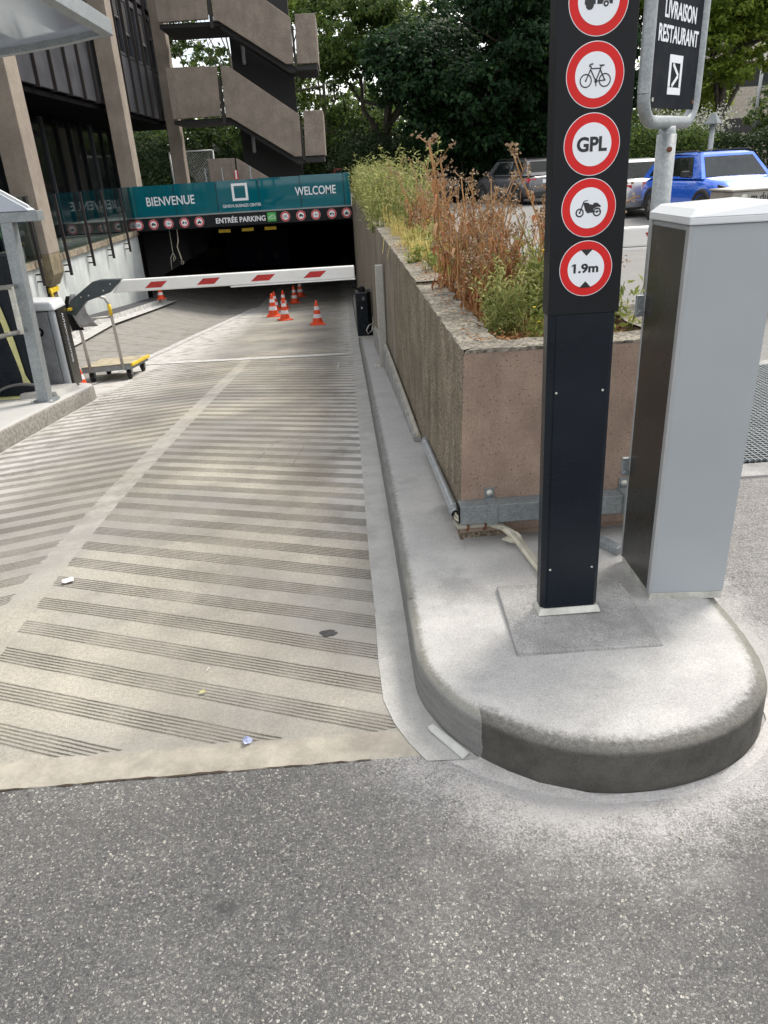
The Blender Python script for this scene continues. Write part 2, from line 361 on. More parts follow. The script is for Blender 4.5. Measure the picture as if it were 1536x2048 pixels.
M['cable'] = simple("grey cable", (.36, .34, .29), .6); M['cable_pale'] = simple("split pale conduit", (.52, .49, .40), .6)
M['rust'] = simple("rusty strap", (.16, .06, .03), .8)
M['orange'] = simple("cone orange", (.75, .075, .018), .45, 0, .4, .08)
M['conewhite'] = simple("cone reflective white", (.72, .69, .72), .5, 0, .4, .06)
M['armwhite'] = simple("boom white", (.74, .74, .73), .35, 0, .5, .04)
M['armred'] = simple("boom red", (.42, .015, .015), .4)
M['armgrey'] = simple("boom bracket grey", (.045, .060, .068), .4)
M['yellow'] = simple("worn yellow", (.72, .50, .03), .55, 0, .4, .2, 12)
M['plywood'] = simple("worn plywood", (.42, .37, .27), .8, 0, .2, .35, 9)
M['jacketgrey'] = simple("grey cotton", (.30, .30, .30), .85, 0, .2, .2, 12)
M['tape'] = simple("pale yellow tape", (.62, .60, .28), .6)
M['teal'] = glassy("teal film glass", (.06, .40, .48), .015, .03, (.004, .185, .240), .55, fk=.6)
M['teal2'] = glassy("pale teal glass", (.25, .58, .62), .03, .03, (.012, .28, .33), .5)
M['clear'] = glassy("clear balustrade glass", (.72, .80, .80), .05, .01, fk=.26)
M['roofglass'] = glassy("canopy sheet", (.66, .72, .80), .04, .10, (.62, .68, .77), .66, fk=.5)
M['green'] = simple("sign green", (.055, .40, .075), .4)
M['tunnel'] = simple("near-black shade", (.005, .005, .006), .95, 0, .03)  # near-black colour carries the shade of garage interior and office soffit
M['soil'] = mat_concrete("dry soil", (.13, .095, .065), (.28, .215, .15), 14, 0, 0, 60, .5, bump=.9)
M['dirt'] = mat_concrete("woodland floor", (.035, .034, .022), (.075, .07, .04), 3, 0, 0, 30, .3)
M['deck'] = simple("deck paving", (.20, .19, .18), .85)
M['drystem'] = mat_leaf("dry stem", (.24, .115, .045), (.52, .31, .14), (.62, .44, .25), .1)
M['dryleaf'] = mat_leaf("dry leaf", (.19, .085, .036), (.40, .215, .095), (.56, .37, .20), .25)
M['seed'] = mat_leaf("dry seed head", (.18, .12, .075), (.38, .28, .18), (.6, .52, .38), .1)
M['greenstem'] = mat_leaf("weed stem", (.10, .14, .035), (.22, .26, .07), None, .15)
M['weedleaf'] = mat_leaf("weed leaf", (.105, .145, .028), (.26, .31, .075), (.46, .45, .17), .40)
M['paleleaf'] = mat_leaf("grey green weed leaf", (.15, .185, .06), (.35, .37, .14), (.58, .53, .28), .40)
M['straw'] = mat_leaf("straw grass", (.30, .28, .07), (.58, .50, .20), (.72, .64, .36), .3)
M['flower'] = simple("yellow petal", (.80, .62, .02), .5)
M['chestnut'] = mat_leaf("chestnut leaf", (.006, .022, .009), (.022, .058, .019), (.075, .135, .030), .34)
M['midleaf'] = mat_leaf("mid green leaf", (.030, .065, .018), (.095, .150, .034), (.20, .24, .06), .48)
M['limeleaf'] = mat_leaf("bright leaf", (.075, .13, .022), (.20, .27, .042), (.36, .38, .09), .55)
M['hedge'] = mat_leaf("hedge leaf", (.012, .028, .010), (.035, .06, .018), (.07, .09, .03), .2)
M['hedgebrown'] = mat_leaf("brown hedge leaf", (.05, .03, .018), (.12, .07, .04), (.10, .11, .04), .2)
M['whitebloom'] = mat_leaf("white blossom", (.35, .36, .30), (.65, .66, .58), None, .2)
M['bark'] = mat_concrete("bark", (.045, .038, .030), (.11, .095, .075), 9, .5, 0, 30, .4, bump=1.)
M['palebark'] = mat_concrete("pale bark", (.15, .14, .115), (.26, .24, .20), 9, .4, 0, 30, .3, bump=1.)
M['screen'] = simple("windscreen glass", (.010, .016, .020), .05, 0, .55, .02)
M['tyre'] = simple("tyre rubber", (.014, .014, .014), .8); M['rim'] = simple("alloy rim", (.22, .22, .23), .35, .8)
M['carglass'] = simple("car glass", (.008, .011, .011), .06, 0, .26, .05)
M['plastic'] = simple("black car plastic", (.018, .018, .019), .6)
def paint(name, c, metal=.2): return simple(name, c, .30, metal, .5, .04, 1, coat=.8)
M['blue'] = paint("blue car paint", (.004, .125, .74)); M['silver'] = paint("silver car paint", (.42, .42, .43), .5)
M['greycar'] = paint("grey car paint", (.10, .10, .115), .3); M['darkcar'] = paint("black car paint", (.014, .016, .022)); M['redcar'] = paint("dark red car paint", (.16, .012, .018))
M['lamp'] = simple("headlight lens", (.55, .57, .60), .1); M['tail'] = simple("tail light red", (.48, .02, .03), .2)
M['bin'] = simple("grey steel chest", (.30, .285, .26), .55, .1, .4, .2, 5)
M['bag'] = simple("crumpled white sack", (.62, .60, .55), .8, 0, .2, .15, 6, .6, 14)
M['farwall'] = simple("far facade", (.42, .38, .33), .8)
M['paper'] = simple("paper scrap", (.72, .66, .66), .8); M['bluefoil'] = simple("blue foil", (.38, .42, .60), .5)
M['film'] = simple("masking film", (.58, .59, .57), .4, 0, .4, .12, 20)
M['chalk'] = mat_concrete("worn white line", (.36, .36, .35), (.62, .62, .61), 9, 0, 0, 120, .2)

# ---------------------------------------------------------------- mesh builder
def world_of(o):
    m = o.matrix_basis.copy()
    while o.parent: o = o.parent; m = o.matrix_basis @ m
    return m

class MB:
    def __init__(s): s.v = []; s.f = []; s.mi = []; s.sm = []
    def add(s, vs, fs, mi=0, smooth=False):
        b = len(s.v); s.v += [tuple(v) for v in vs]
        for f in fs: s.f.append(tuple(i+b for i in f)); s.mi.append(mi); s.sm.append(smooth)
        return s
    def box(s, x0, x1, y0, y1, z0, z1, mi=0):
        v = [(x, y, z) for z in (z0, z1) for y in (y0, y1) for x in (x0, x1)]
        return s.add(v, [(0, 2, 3, 1), (4, 5, 7, 6), (0, 1, 5, 4), (2, 6, 7, 3), (0, 4, 6, 2), (1, 3, 7, 5)], mi)
    def hexa(s, p, mi=0):   # 8 points: bottom 4 (ccw from above), top 4
        return s.add(p, [(3, 2, 1, 0), (4, 5, 6, 7), (0, 1, 5, 4), (1, 2, 6, 5), (2, 3, 7, 6), (3, 0, 4, 7)], mi)
    def prism(s, pts, vec_, mi=0):   # planar polygon extruded by vec_
        n = len(pts); v = [Vector(p) for p in pts]; d = Vector(vec_)
        nrm = Vector()
        for i in range(n): nrm += v[i].cross(v[(i+1) % n])
        if nrm.dot(d) > 0: v = v[::-1]
        allv = v + [p+d for p in v]
        fs = [tuple(range(n)), tuple(range(2*n-1, n-1, -1))] + [(i, i+n, (i+1) % n+n, (i+1) % n) for i in range(n)]
        return s.add(allv, fs, mi)
    def tube(s, pts, r, seg=8, mi=0, caps=True, smooth=True):
        pts = [Vector(p) for p in pts]; n = len(pts); rr = r if isinstance(r, (list, tuple)) else [r]*n
        vs = []; up = None
        for i, p in enumerate(pts):
            t = (pts[min(i+1, n-1)] - pts[max(i-1, 0)])
            t = t.normalized() if t.length > 1e-9 else Vector((0, 0, 1))
            if up is None:
                a = Vector((0, 0, 1)) if abs(t.z) < .9 else Vector((1, 0, 0)); up = t.cross(a).normalized()
            else:
                up = (up - t*up.dot(t)); up = up.normalized() if up.length > 1e-6 else t.orthogonal().normalized()
            q = t.cross(up)
            for k in range(seg):
                a = 2*math.pi*k/seg; vs.append(p + (up*math.cos(a) + q*math.sin(a))*rr[i])
        fs = [(i*seg+k, i*seg+(k+1) % seg, (i+1)*seg+(k+1) % seg, (i+1)*seg+k) for i in range(n-1) for k in range(seg)]
        s.add(vs, fs, mi, smooth)
        if caps:
            b = len(s.v)-n*seg
            s.f += [tuple(b+k for k in range(seg))[::-1], tuple(b+(n-1)*seg+k for k in range(seg))]; s.mi += [mi]*2; s.sm += [False]*2
        return s
    def lathe(s, prof, seg=24, c=(0, 0, 0), axis='z', mi=0, smooth=True):
        vs = []
        for r_, h in prof:
            for k in range(seg):
                a = 2*math.pi*k/seg; x, y = r_*math.cos(a), r_*math.sin(a)
                p = {'z': (x, y, h), 'x': (h, x, y), 'y': (y, h, x)}[axis]
                vs.append((p[0]+c[0], p[1]+c[1], p[2]+c[2]))
        n = len(prof)
        fs = [(i*seg+k, i*seg+(k+1) % seg, (i+1)*seg+(k+1) % seg, (i+1)*seg+k) for i in range(n-1) for k in range(seg)]
        return s.add(vs, fs, mi, smooth)
    def build(s, name, mats, parent=None, local=False, bevel=0, seg=2, sub=0, coll=True):
        me = bpy.data.meshes.new(name)
        vs = s.v
        if parent is not None and not local:
            inv = world_of(parent).inverted(); vs = [tuple(inv @ Vector(v)) for v in vs]
        me.from_pydata(vs, [], s.f)
        for m in (mats if isinstance(mats, (list, tuple)) else [mats]): me.materials.append(M[m] if isinstance(m, str) else m)
        me.polygons.foreach_set('material_index', s.mi); me.polygons.foreach_set('use_smooth', s.sm)
        me.update()
        o = bpy.data.objects.new(name, me)
        COL.objects.link(o)
        if parent is not None: o.parent = parent
        if bevel:
            b = o.modifiers.new("bevel", 'BEVEL'); b.width = bevel; b.segments = seg; b.limit_method = 'ANGLE'; b.angle_limit = R(35)
            b.harden_normals = False
        if sub:
            b = o.modifiers.new("sub", 'SUBSURF'); b.levels = sub; b.render_levels = sub
        return o

class Fr:
    """flat frame in space: 2D shapes laid on it with a thickness along its normal"""
    def __init__(s, o, x, y):
        s.o = Vector(o); s.x = Vector(x).normalized(); s.y = Vector(y).normalized(); s.n = s.x.cross(s.y).normalized()
    def p(s, a, b, h=0): return s.o + s.x*a + s.y*b + s.n*h
    def poly(s, mb, pts, h0, h1, mi=0):
        return mb.prism([s.p(a, b, h0) for a, b in pts], s.n*(h1-h0), mi)
    def rect(s, mb, x0, x1, y0, y1, h0, h1, mi=0): return s.poly(mb, [(x0, y0), (x1, y0), (x1, y1), (x0, y1)], h0, h1, mi)
    def disc(s, mb, cx, cy, r_, h0, h1, mi=0, n=48, ry=None):
        ry = ry or r_
        return s.poly(mb, [(cx+r_*math.cos(2*math.pi*k/n), cy+ry*math.sin(2*math.pi*k/n)) for k in range(n)], h0, h1, mi)
    def ring(s, mb, cx, cy, ra, rb, h0, h1, mi=0, n=48, a0=0, a1=2*math.pi):
        for k in range(n):
            t0 = a0+(a1-a0)*k/n; t1 = a0+(a1-a0)*(k+1)/n
            q = [(cx+r_*math.cos(t), cy+r_*math.sin(t)) for r_, t in ((ra, t0), (rb, t0), (rb, t1), (ra, t1))]
            v = [s.p(a, b, h1) for a, b in q]
            mb.add(v, [(0, 1, 2, 3)], mi)
        return mb
    def line(s, mb, pts, wd, h0, h1, mi=0):
        for i in range(len(pts)-1):
            a = Vector(pts[i]); b = Vector(pts[i+1]); d = (b-a).normalized(); n = Vector((-d.y, d.x))*wd/2; e = i*.00006
            s.poly(mb, [tuple(a-n), tuple(b-n), tuple(b+n), tuple(a+n)], h0, h1+e, mi)
        return mb

def text(name, body, fr, cx, cy, width, height, h, mat, parent, th=.0012, bold=.0, local=False, rot=0):
    cu_ = bpy.data.curves.new(name, 'FONT'); cu_.body = body; cu_.extrude = .01; cu_.offset = bold; cu_.resolution_u = 4
    ob = bpy.data.objects.new("tmp", cu_); COL.objects.link(ob)
    me = bpy.data.meshes.new_from_object(ob)
    COL.objects.unlink(ob); bpy.data.objects.remove(ob)
    co = np.array([v.co[:] for v in me.vertices]); lo = co.min(0); hi = co.max(0)
    sz = hi-lo; co = (co-(lo+hi)/2)/np.where(sz > 1e-9, sz, 1)
    inv = Matrix() if (parent is None or local) else world_of(parent).inverted()
    ca, sa = math.cos(rot), math.sin(rot)
    for v, c in zip(me.vertices, co):
        a, b = c[0]*width, c[1]*height
        v.co = inv @ fr.p(cx+a*ca-b*sa, cy+a*sa+b*ca, h+th*(c[2]+.5))
    me.materials.clear(); me.materials.append(M[mat]); me.update()
    o = bpy.data.objects.new(name, me); COL.objects.link(o)
    if parent is not None: o.parent = parent
    return o

def tag(o, label, cat, group=None):
    o['label'] = label; o['category'] = cat
    if group: o['group'] = group
    return o
def thing(name, label, cat, loc=(0, 0, 0), rz=0, group=None):
    o = bpy.data.objects.new(name, None); COL.objects.link(o); o.location = loc; o.rotation_euler = (0, 0, rz); o.empty_display_size = .1
    return tag(o, label, cat, group)
def struct(o, kind='structure'): o['kind'] = kind; return o
KIDS = {}
def copy_thing(root, loc, rz=0, scale=1., label=None):
    kids = KIDS.get(root.name)
    if kids is None:
        kids = KIDS[root.name] = [(c, [g for g in bpy.data.objects if g.parent == c]) for c in bpy.data.objects if c.parent == root]
    r_ = root.copy(); COL.objects.link(r_); r_.location = loc; r_.rotation_euler = (0, 0, rz); r_.scale = (scale,)*3
    if label: r_['label'] = label
    for c, gs in kids:
        k = c.copy(); COL.objects.link(k); k.parent = r_
        for g in gs:
            q = g.copy(); COL.objects.link(q); q.parent = k
    return r_

KY = [0, 2.5, 3.2, 4, 5, 6, 7.5, 9, 11, 13, 16, 19, 22, 80]
KZ = [0, 0, -.02, -.08, -.18, -.28, -.44, -.61, -.83, -1.04, -1.32, -1.6, -1.86, -1.9]
def zr(y):
    s = 0
    for d, k in ((-.5, 1), (0, 2), (.5, 1)): s += k*float(np.interp(y+d, KY, KZ))
    return s/4 if y > 2.6 else float(np.interp(y, KY, KZ))
def zr2(x, y): return zr(y) + min(max((-3.3-x)/2.1, 0), 1)*.42*min(max((y-9)/6, 0), 1)
def xw(y): return .425 - .0063*(y-2.78)      # inner face of the planter wall

# ================================================================ THE SETTING
# asphalt at street level: in front and to the right, as one sheet
b = MB()
def grid(b, xs, ys, zf, mi=0):
    n = len(xs); base = len(b.v)
    vs = [(x, y, zf(x, y)) for y in ys for x in xs]
    fs = [(j*n+i, j*n+i+1, (j+1)*n+i+1, (j+1)*n+i) for j in range(len(ys)-1) for i in range(n-1)]
    return b.add(vs, fs, mi)
grid(b, [-300, -60, -8, -2, 0, 1.06, 4, 20, 300], [-80, -10, 0, 1.692], lambda x, y: 0)
grid(b, [1.06, 4, 20, 300], [1.692, 6, 20, 60, 300], lambda x, y: 0)
struct(b.build("road", 'asphalt'))
# entry ramp
b = MB()
ys = [1.692, 2.5] + [2.6+.2*i for i in range(92)] + [22, 24, 30, 38]
grid(b, [-6.4, -5.4, -4.8, -4.2, -3.7, -3.3, -2.7, -1.5, -.5, .16, .4], ys, zr2)
struct(b.build("ramp", 'ramp'))
# grout line where ramp concrete meets the asphalt
b = MB(); random.seed(3)
pts = [(-3+.08*i, 1.690+random.uniform(-.003, .002)) for i in range(38)]
pts = [(-3+.03*i, 1.690+random.uniform(-.0022, .0016), max(.0003, random.gauss(.0022, .0016))) for i in range(100)]
for i in range(len(pts)-1):
    q, r_ = pts[i], pts[i+1]
    b.add([(q[0], q[1]-q[2], .003), (r_[0], r_[1]-r_[2], .003), (r_[0], r_[1]+r_[2], .003), (q[0], q[1]+q[2], .003)], [(0, 1, 2, 3)])
struct(b.build("joint", simple("dirt joint", (.045, .030, .018), .95)))
# gutter strip beside the kerb, running round the start of the island's curve
go = [(.135, 1.666), (.089, 1.747), (.051, 1.839), (.022, 1.957), (.016, 2.157), (.018, 2.40), (.018, 2.7)]
gi = [(.290, 1.655), (.222, 1.755), (.170, 1.860), (.146, 1.950), (.146, 2.150), (.146, 2.40), (.146, 2.7)]
y = 2.9
while y < 22: go.append((.014+.0, y)); gi.append((.142+.0, y)); y += .2
b = MB(); vs = []
for (a, c) in zip(go, gi):
    for q in (a, c): vs.append((q[0], q[1], zr(q[1])+(.0025 if q is a else .005)))
b.add(vs, [(2*i, 2*i+1, 2*i+3, 2*i+2) for i in range(len(go)-1)])
struct(b.build("gutter", 'gutter'))
# thin spilled cement skirt round the kerb of the head
ho = [(.135, 1.664), (.27, 1.568), (.425, 1.49), (.6, 1.442), (.80, 1.437), (.965, 1.477), (1.11, 1.562), (1.22, 1.68), (1.275, 1.82)]
hi = [(.300, 1.664), (.36, 1.60), (.44, 1.545), (.60, 1.48), (.80, 1.48), (.95, 1.52), (1.08, 1.60), (1.185, 1.72), (1.22, 1.83)]
b = MB(); vs = []; random.seed(5)
def dens(p, k):
    r_ = []
    for i in range(len(p)-1):
        for j in range(k): t = j/k; r_.append((p[i][0]*(1-t)+p[i+1][0]*t, p[i][1]*(1-t)+p[i+1][1]*t))
    return r_+[p[-1]]
for (a, c) in zip(dens(ho, 8), dens(hi, 8)):
    t = random.uniform(-.004, .004)
    for q in ((a[0]+t, a[1]+t), c): vs.append((q[0], q[1], -.002 if q[0] == a[0]+t else .004))
b.add(vs, [(2*i, 2*i+1, 2*i+3, 2*i+2) for i in range(len(vs)//2-1)])
struct(b.build("cement_skirt", mat_concrete("cement skirt", (.40, .39, .385), (.485, .475, .468), 8, .0, 0, 160, .18)))

# pavement island: rounded head + strip along the planter wall that falls with the ramp
def island_outline():
    c = [(.134, 2.35), (.134, 2.10), (.138, 1.97), (.168, 1.86), (.222, 1.75), (.300, 1.655), (.40, 1.572), (.50, 1.52), (.61, 1.490), (.74, 1.484), (.87, 1.505),
         (.98, 1.545), (1.08, 1.610), (1.16, 1.70), (1.208, 1.81), (1.232, 1.95), (1.24, 2.10), (1.24, 2.35)]
    # smooth by Catmull-Rom
    r_ = []
    for i in range(len(c)-1):
        p0 = c[max(i-1, 0)]; p1 = c[i]; p2 = c[i+1]; p3 = c[min(i+2, len(c)-1)]
        for k in range(4):
            t = k/4
            r_.append(tuple(.5*((2*p1[j])+(-p0[j]+p2[j])*t+(2*p0[j]-5*p1[j]+4*p2[j]-p3[j])*t*t+(-p0[j]+3*p1[j]-3*p2[j]+p3[j])*t**3) for j in (0, 1)))
    return r_+[c[-1]]
ol = island_outline(); n = len(ol)
def inset(p, d):
    q = []
    for i in range(len(p)):
        a = Vector(p[max(i-1, 0)]); c = Vector(p[min(i+1, len(p)-1)]); t = (c-a).normalized()
        q.append((p[i][0]-t.y*d, p[i][1]+t.x*d))
    return q
prof = [(0, -.12, 0), (0, .0, 0), (.003, .126, 0), (.005, .132, 0), (.009, .1365, 0), (.015, .139, .05), (.045, .148, .42), (.085, .1515, .68), (.16, .152, 1)]
kr = random.Random(21)
b = MB(); vs = []; edge = []
for d, z, e in prof:
    for q in inset(ol, d):
        j_ = kr.uniform(-.0022, .0010) if .12 < z < .14 else 0
        vs.append((q[0], q[1], z+j_)); edge.append(e)
fs = [(j*n+i, j*n+i+1, (j+1)*n+i+1, (j+1)*n+i) for j in range(len(prof)-1) for i in range(n-1)]
last = [(len(prof)-1)*n+i for i in range(n)]
for i in range(n//2): 
    a, c = last[i], last[n-1-i]
    a2, c2 = last[i+1], last[n-2-i]
    if a2 < c2: fs.append((a, a2, c2, c))
    elif a2 == c2: fs.append((a, a2, c))
b.add(vs, fs, 0, True)
# strip
ys = [2.35, 2.5] + [2.6+.2*i for i in range(98)]
sp = [(0, -.25, 0), (0, 0, 0), (.004, .10, 0), (.006, .126, 0), (.010, .136, 0), (.018, .142, .1), (.045, .147, .40), (.085, .151, .66), (.16, .152, 1)]
base = len(b.v); vs = []
for y in ys:
    for d, z, e in sp: vs.append((.134+d, y, z+zr(y))); edge.append(e)
    vs.append((max(xw(y), .3)+.05, y, .152+zr(y))); edge.append(1)
m_ = len(sp)+1
b.add(vs, [(j*m_+i, j*m_+i+1, (j+1)*m_+i+1, (j+1)*m_+i) for j in range(len(ys)-1) for i in range(m_-1)], 0, True)
vs = [(.474, 2.35, .152), (1.08, 2.35, .152), (1.08, 2.8, .152), (.474, 2.8, .152), (.474, 2.35, .152), (.29, 2.35, .152), (.474, 2.8, .15), (.29, 2.8, .15)]
b.add([(.28, 2.35, .152), (1.24, 2.35, .152), (1.24, 3.2, .152), (.42, 3.2, .148), (.42, 2.7, .150)], [(0, 1, 2, 3, 4)]); edge += [1]*5
b.add([(1.24, 2.35, -.1), (1.24, 2.35, .152), (1.24, 3.2, .152), (1.24, 3.2, -.1)], [(0, 3, 2, 1)]); edge += [0]*4
o = struct(b.build("pavement", 'pave'))
at = o.data.attributes.new("edge", 'FLOAT', 'POINT'); at.data.foreach_set('value', edge)

# square concrete footing under the totem
b = MB(); b.hexa([(.458, 1.931, .140), (.936, 1.925, .140), (.936, 2.342, .140), (.472, 2.347, .140), (.461, 1.935, .168), (.933, 1.929, .160), (.932, 2.338, .165), (.475, 2.343, .172)])
o = b.build("concrete_slab", 'slab', bevel=.004); tag(o, "square grey concrete slab under the tall black sign totem", "slab")

# left island
def zi(y): return zr(y)+.16
b = MB(); vs = []; ys = [3.4+.2*i for i in range(22)] + [7.85, 7.95, 8.02, 8.06]
rx = []
for y in ys:
    x = -2.742
    if y > 7.8: x = -2.742-.26*(1-math.sqrt(max(0, 1-((y-7.8)/.26)**2)))
    rx.append(x)
for x, y in zip(rx, ys):
    for d, z in ((0, -.4), (0, .0), (-.004, .125), (-.015, .148), (-.04, .158), (-.09, .16)): vs.append((x+d, y, zr(y)+z))
    vs.append((-4.6, y, zi(y)))
b.add(vs, [(j*7+i, j*7+7+i, j*7+8+i, j*7+1+i) for j in range(len(ys)-1) for i in range(6)], 0, True)
e = len(ys)-1
b.add([(rx[e], 8.06, zr(8.06)-.4), (-4.6, 8.06, zr(8.06)-.4), (-4.6, 8.06, zi(8.06)), (rx[e]-.09, 8.06, zi(8.06)), (rx[e]-.015, 8.06, zr(8.06)+.148)], [(0, 1, 2, 3, 4)])
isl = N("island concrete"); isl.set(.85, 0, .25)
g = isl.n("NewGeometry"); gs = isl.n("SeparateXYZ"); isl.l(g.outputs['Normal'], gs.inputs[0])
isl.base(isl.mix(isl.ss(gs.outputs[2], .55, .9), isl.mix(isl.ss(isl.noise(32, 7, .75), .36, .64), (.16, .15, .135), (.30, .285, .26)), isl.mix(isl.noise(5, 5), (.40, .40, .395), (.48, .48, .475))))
isl.bump(isl.noise(60, 4), .4, .005)
struct(b.build("traffic_island", isl.m))

# worn white lines on the ramp: two across, one along the lane boundary
b = MB()
def strip(b, p, q, wd, seg=14, dz=.006):
    p = Vector(p); q = Vector(q); d = (q-p).normalized(); nrm = Vector((-d.y, d.x))*wd/2; vs = []
    for i in range(seg+1):
        c = p.lerp(q, i/seg)
        for s_ in (-1, 1): k = c+nrm*s_; vs.append((k.x, k.y, zr2(k.x, k.y)+dz))
    b.add(vs, [(2*i, 2*i+1, 2*i+3, 2*i+2)[::-1] for i in range(seg)])
strip(b, (-3.10, 10.85), (.01, 10.42), .23); struct(b.build("cross_line", 'chalk'))
b = MB(); strip(b, (-2.75, 18.4), (-.02, 18.15), .09); struct(b.build("cross_line", 'chalk'))
b = MB(); LL = [(-3.20, 9.0), (-3.19, 10.48), (-3.15, 12.24), (-3.05, 14.44), (-2.87, 17.4), (-2.76, 19.33), (-2.6, 21.4)]
vs = []
for x, y in LL:
    for q in (-.075, .075): vs.append((x+q, y, zr2(x+q, y)+.007))
b2 = []
for k in range(len(LL)-1):
    for m_ in range(6):
        t = m_/6; b2.append((LL[k][0]*(1-t)+LL[k+1][0]*t, LL[k][1]*(1-t)+LL[k+1][1]*t))
b2.append(LL[-1]); vs = []
for x, y in b2:
    for q in (-.075, .075): vs.append((x+q, y, zr2(x+q, y)+.008))
b.add(vs, [(2*k, 2*k+1, 2*k+3, 2*k+2) for k in range(len(b2)-1)])
struct(b.build("lane_line", 'chalk'))
b = MB(); rnd = random.Random(31)
def hair(pts_, wd, gapp):
    for k in range(len(pts_)-1):
        a, c = Vector(pts_[k]), Vector(pts_[k+1]); n_ = max(2, int((c-a).length/.035)); nn = Vector((-(c-a).y, (c-a).x)).normalized()*wd
        for i in range(n_):
            if rnd.random() < gapp: continue
            q0, q1 = a.lerp(c, i/n_), a.lerp(c, (i+1)/n_); j = nn*rnd.uniform(.5, 1.3)
            b.add([(v.x, v.y, zr(v.y)+.0035) for v in (q0-j, q1-j, q1+j, q0+j)], [(0, 3, 2, 1)])
hair([(-.72, 4.55), (-.60, 5.25), (-.36, 5.22), (-.44, 4.52)], .0022, .35); hair([(-.44, 4.52), (-.72, 4.55)], .0018, .5)
struct(b.build("joint", simple("hairline cut", (.10, .095, .085), .9)))
b = MB()
hair([(-2.62, 5.6), (-2.48, 9.3)], .004, .3); hair([(-2.25, 5.0), (-2.05, 7.6)], .003, .5); hair([(-.60, 2.19), (-.592, 2.215)], .003, .3)
hair([(-2.3, 8.6), (-1.7, 9.6)], .008, .3); hair([(-2.1, 8.5), (-1.5, 9.5)], .006, .4); hair([(-.18, 8.9), (-.17, 9.6)], .012, .1)
struct(b.build("scratch", simple("cement smear", (.40, .385, .35), .9)))
# raised dark walkway with pale kerb at the foot of the left wall
b = MB(); vs = []; ys = [9+.5*i for i in range(26)]
for y in ys:
    xk = -5.0+.02*(21-y)
    z = zr2(xk, y)
    for x, dz in ((xk+.28, .006), (xk, .012), (xk-.004, .12), (xk-.03, .13), (-5.6, .13)): vs.append((x, y, z+dz))
b.add(vs, [(j*5+i, j*5+5+i, j*5+6+i, j*5+1+i) for j in range(len(ys)-1) for i in range(4)])
b.mi = [0 if i % 4 < 2 else 1 for i in range(len(b.f))]
struct(b.build("walkway", ['chalk', simple("dark walkway", (.06, .06, .065), .85)]))

# underpass shell: deck, side wall, ceiling, back
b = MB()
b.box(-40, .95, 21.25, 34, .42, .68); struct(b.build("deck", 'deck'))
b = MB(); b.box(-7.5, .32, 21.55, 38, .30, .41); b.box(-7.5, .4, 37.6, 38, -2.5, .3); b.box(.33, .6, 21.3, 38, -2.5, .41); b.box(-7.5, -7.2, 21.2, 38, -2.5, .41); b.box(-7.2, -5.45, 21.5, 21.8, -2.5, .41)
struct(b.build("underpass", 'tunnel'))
# rough ground under the trees and behind the buildings
b = MB(); rnd = random.Random(8)
xs = [-300, -120, -60, -30, -20, -12, -6, 0, 4, 8, 12, 18, 30, 60, 120, 300]
grid(b, xs, [34.2, 36, 40, 46, 54, 66, 90, 150, 300], lambda x, y: (.006 if y < 37 else .04+.012*(y-37)) + (0 if y < 37 else .1*math.sin(x*.7+y)))
struct(b.build("ground", 'dirt'))
b = MB(); grid(b, [-60, -30, -6.5, -5.45], [-10, 8, 21.2], lambda x, y: .40); struct(b.build("podium", 'deck'))

# ================================================================ LEFT: RETAINING WALL, BALUSTRADE, OFFICE BUILDING
rw = thing("retaining_wall", "pale bluish retaining wall along the left side of the ramp under the glass balustrade", "wall", (-5.42, 15, 0))
b = MB(); b.box(-5.60, -5.42, 5, 21.2, -2.6, .31); b.build("wall", 'retain', rw)
b = MB(); b.box(-5.66, -5.36, 5, 21.2, .312, .44); b.build("coping", 'coping', rw, bevel=.012)

gb = thing("glass_balustrade", "clear glass balustrade on dark posts along the top of the left retaining wall", "balustrade", (-5.33, 15, .4))
posts = [10.7, 12.3, 13.85, 15.3, 16.8, 18.3, 19.8]
for y in posts:
    b = MB(); b.box(-5.325, -5.275, y-.02, y+.02, .02, 1.47); b.box(-5.42, -5.325, y-.012, y+.012, .08, .105); b.box(-5.42, -5.325, y-.012, y+.012, .20, .225)
    b.build("post", 'rib', gb)
pe = [9.2]+posts+[21.1]
for i in range(len(pe)-1):
    b = MB(); b.box(-5.362, -5.350, pe[i]+.025, pe[i+1]-.025, .46, 1.48); b.build("glass_pane", 'clear', gb)

ob = thing("office_building", "dark metal clad office building on concrete columns left of the ramp", "building", (-6, 15, .4))
# ground floor: recessed dark glazing, dark interior
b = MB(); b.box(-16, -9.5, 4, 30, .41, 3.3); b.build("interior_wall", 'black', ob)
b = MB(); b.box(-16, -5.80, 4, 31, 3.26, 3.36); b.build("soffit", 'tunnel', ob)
y = 5.0; k = 0
while y < 29.5:
    b = MB(); b.box(-7.24, -7.22, y+.03, y+.97, .45, 3.15); b.build("shop_window", 'blackglass', ob)
    b = MB(); b.box(-7.26, -7.16, y-.03, y+.03, .41, 3.18); b.build("mullion", 'black' if k % 4 else 'darkmetal', ob)
    y += 1.0; k += 1
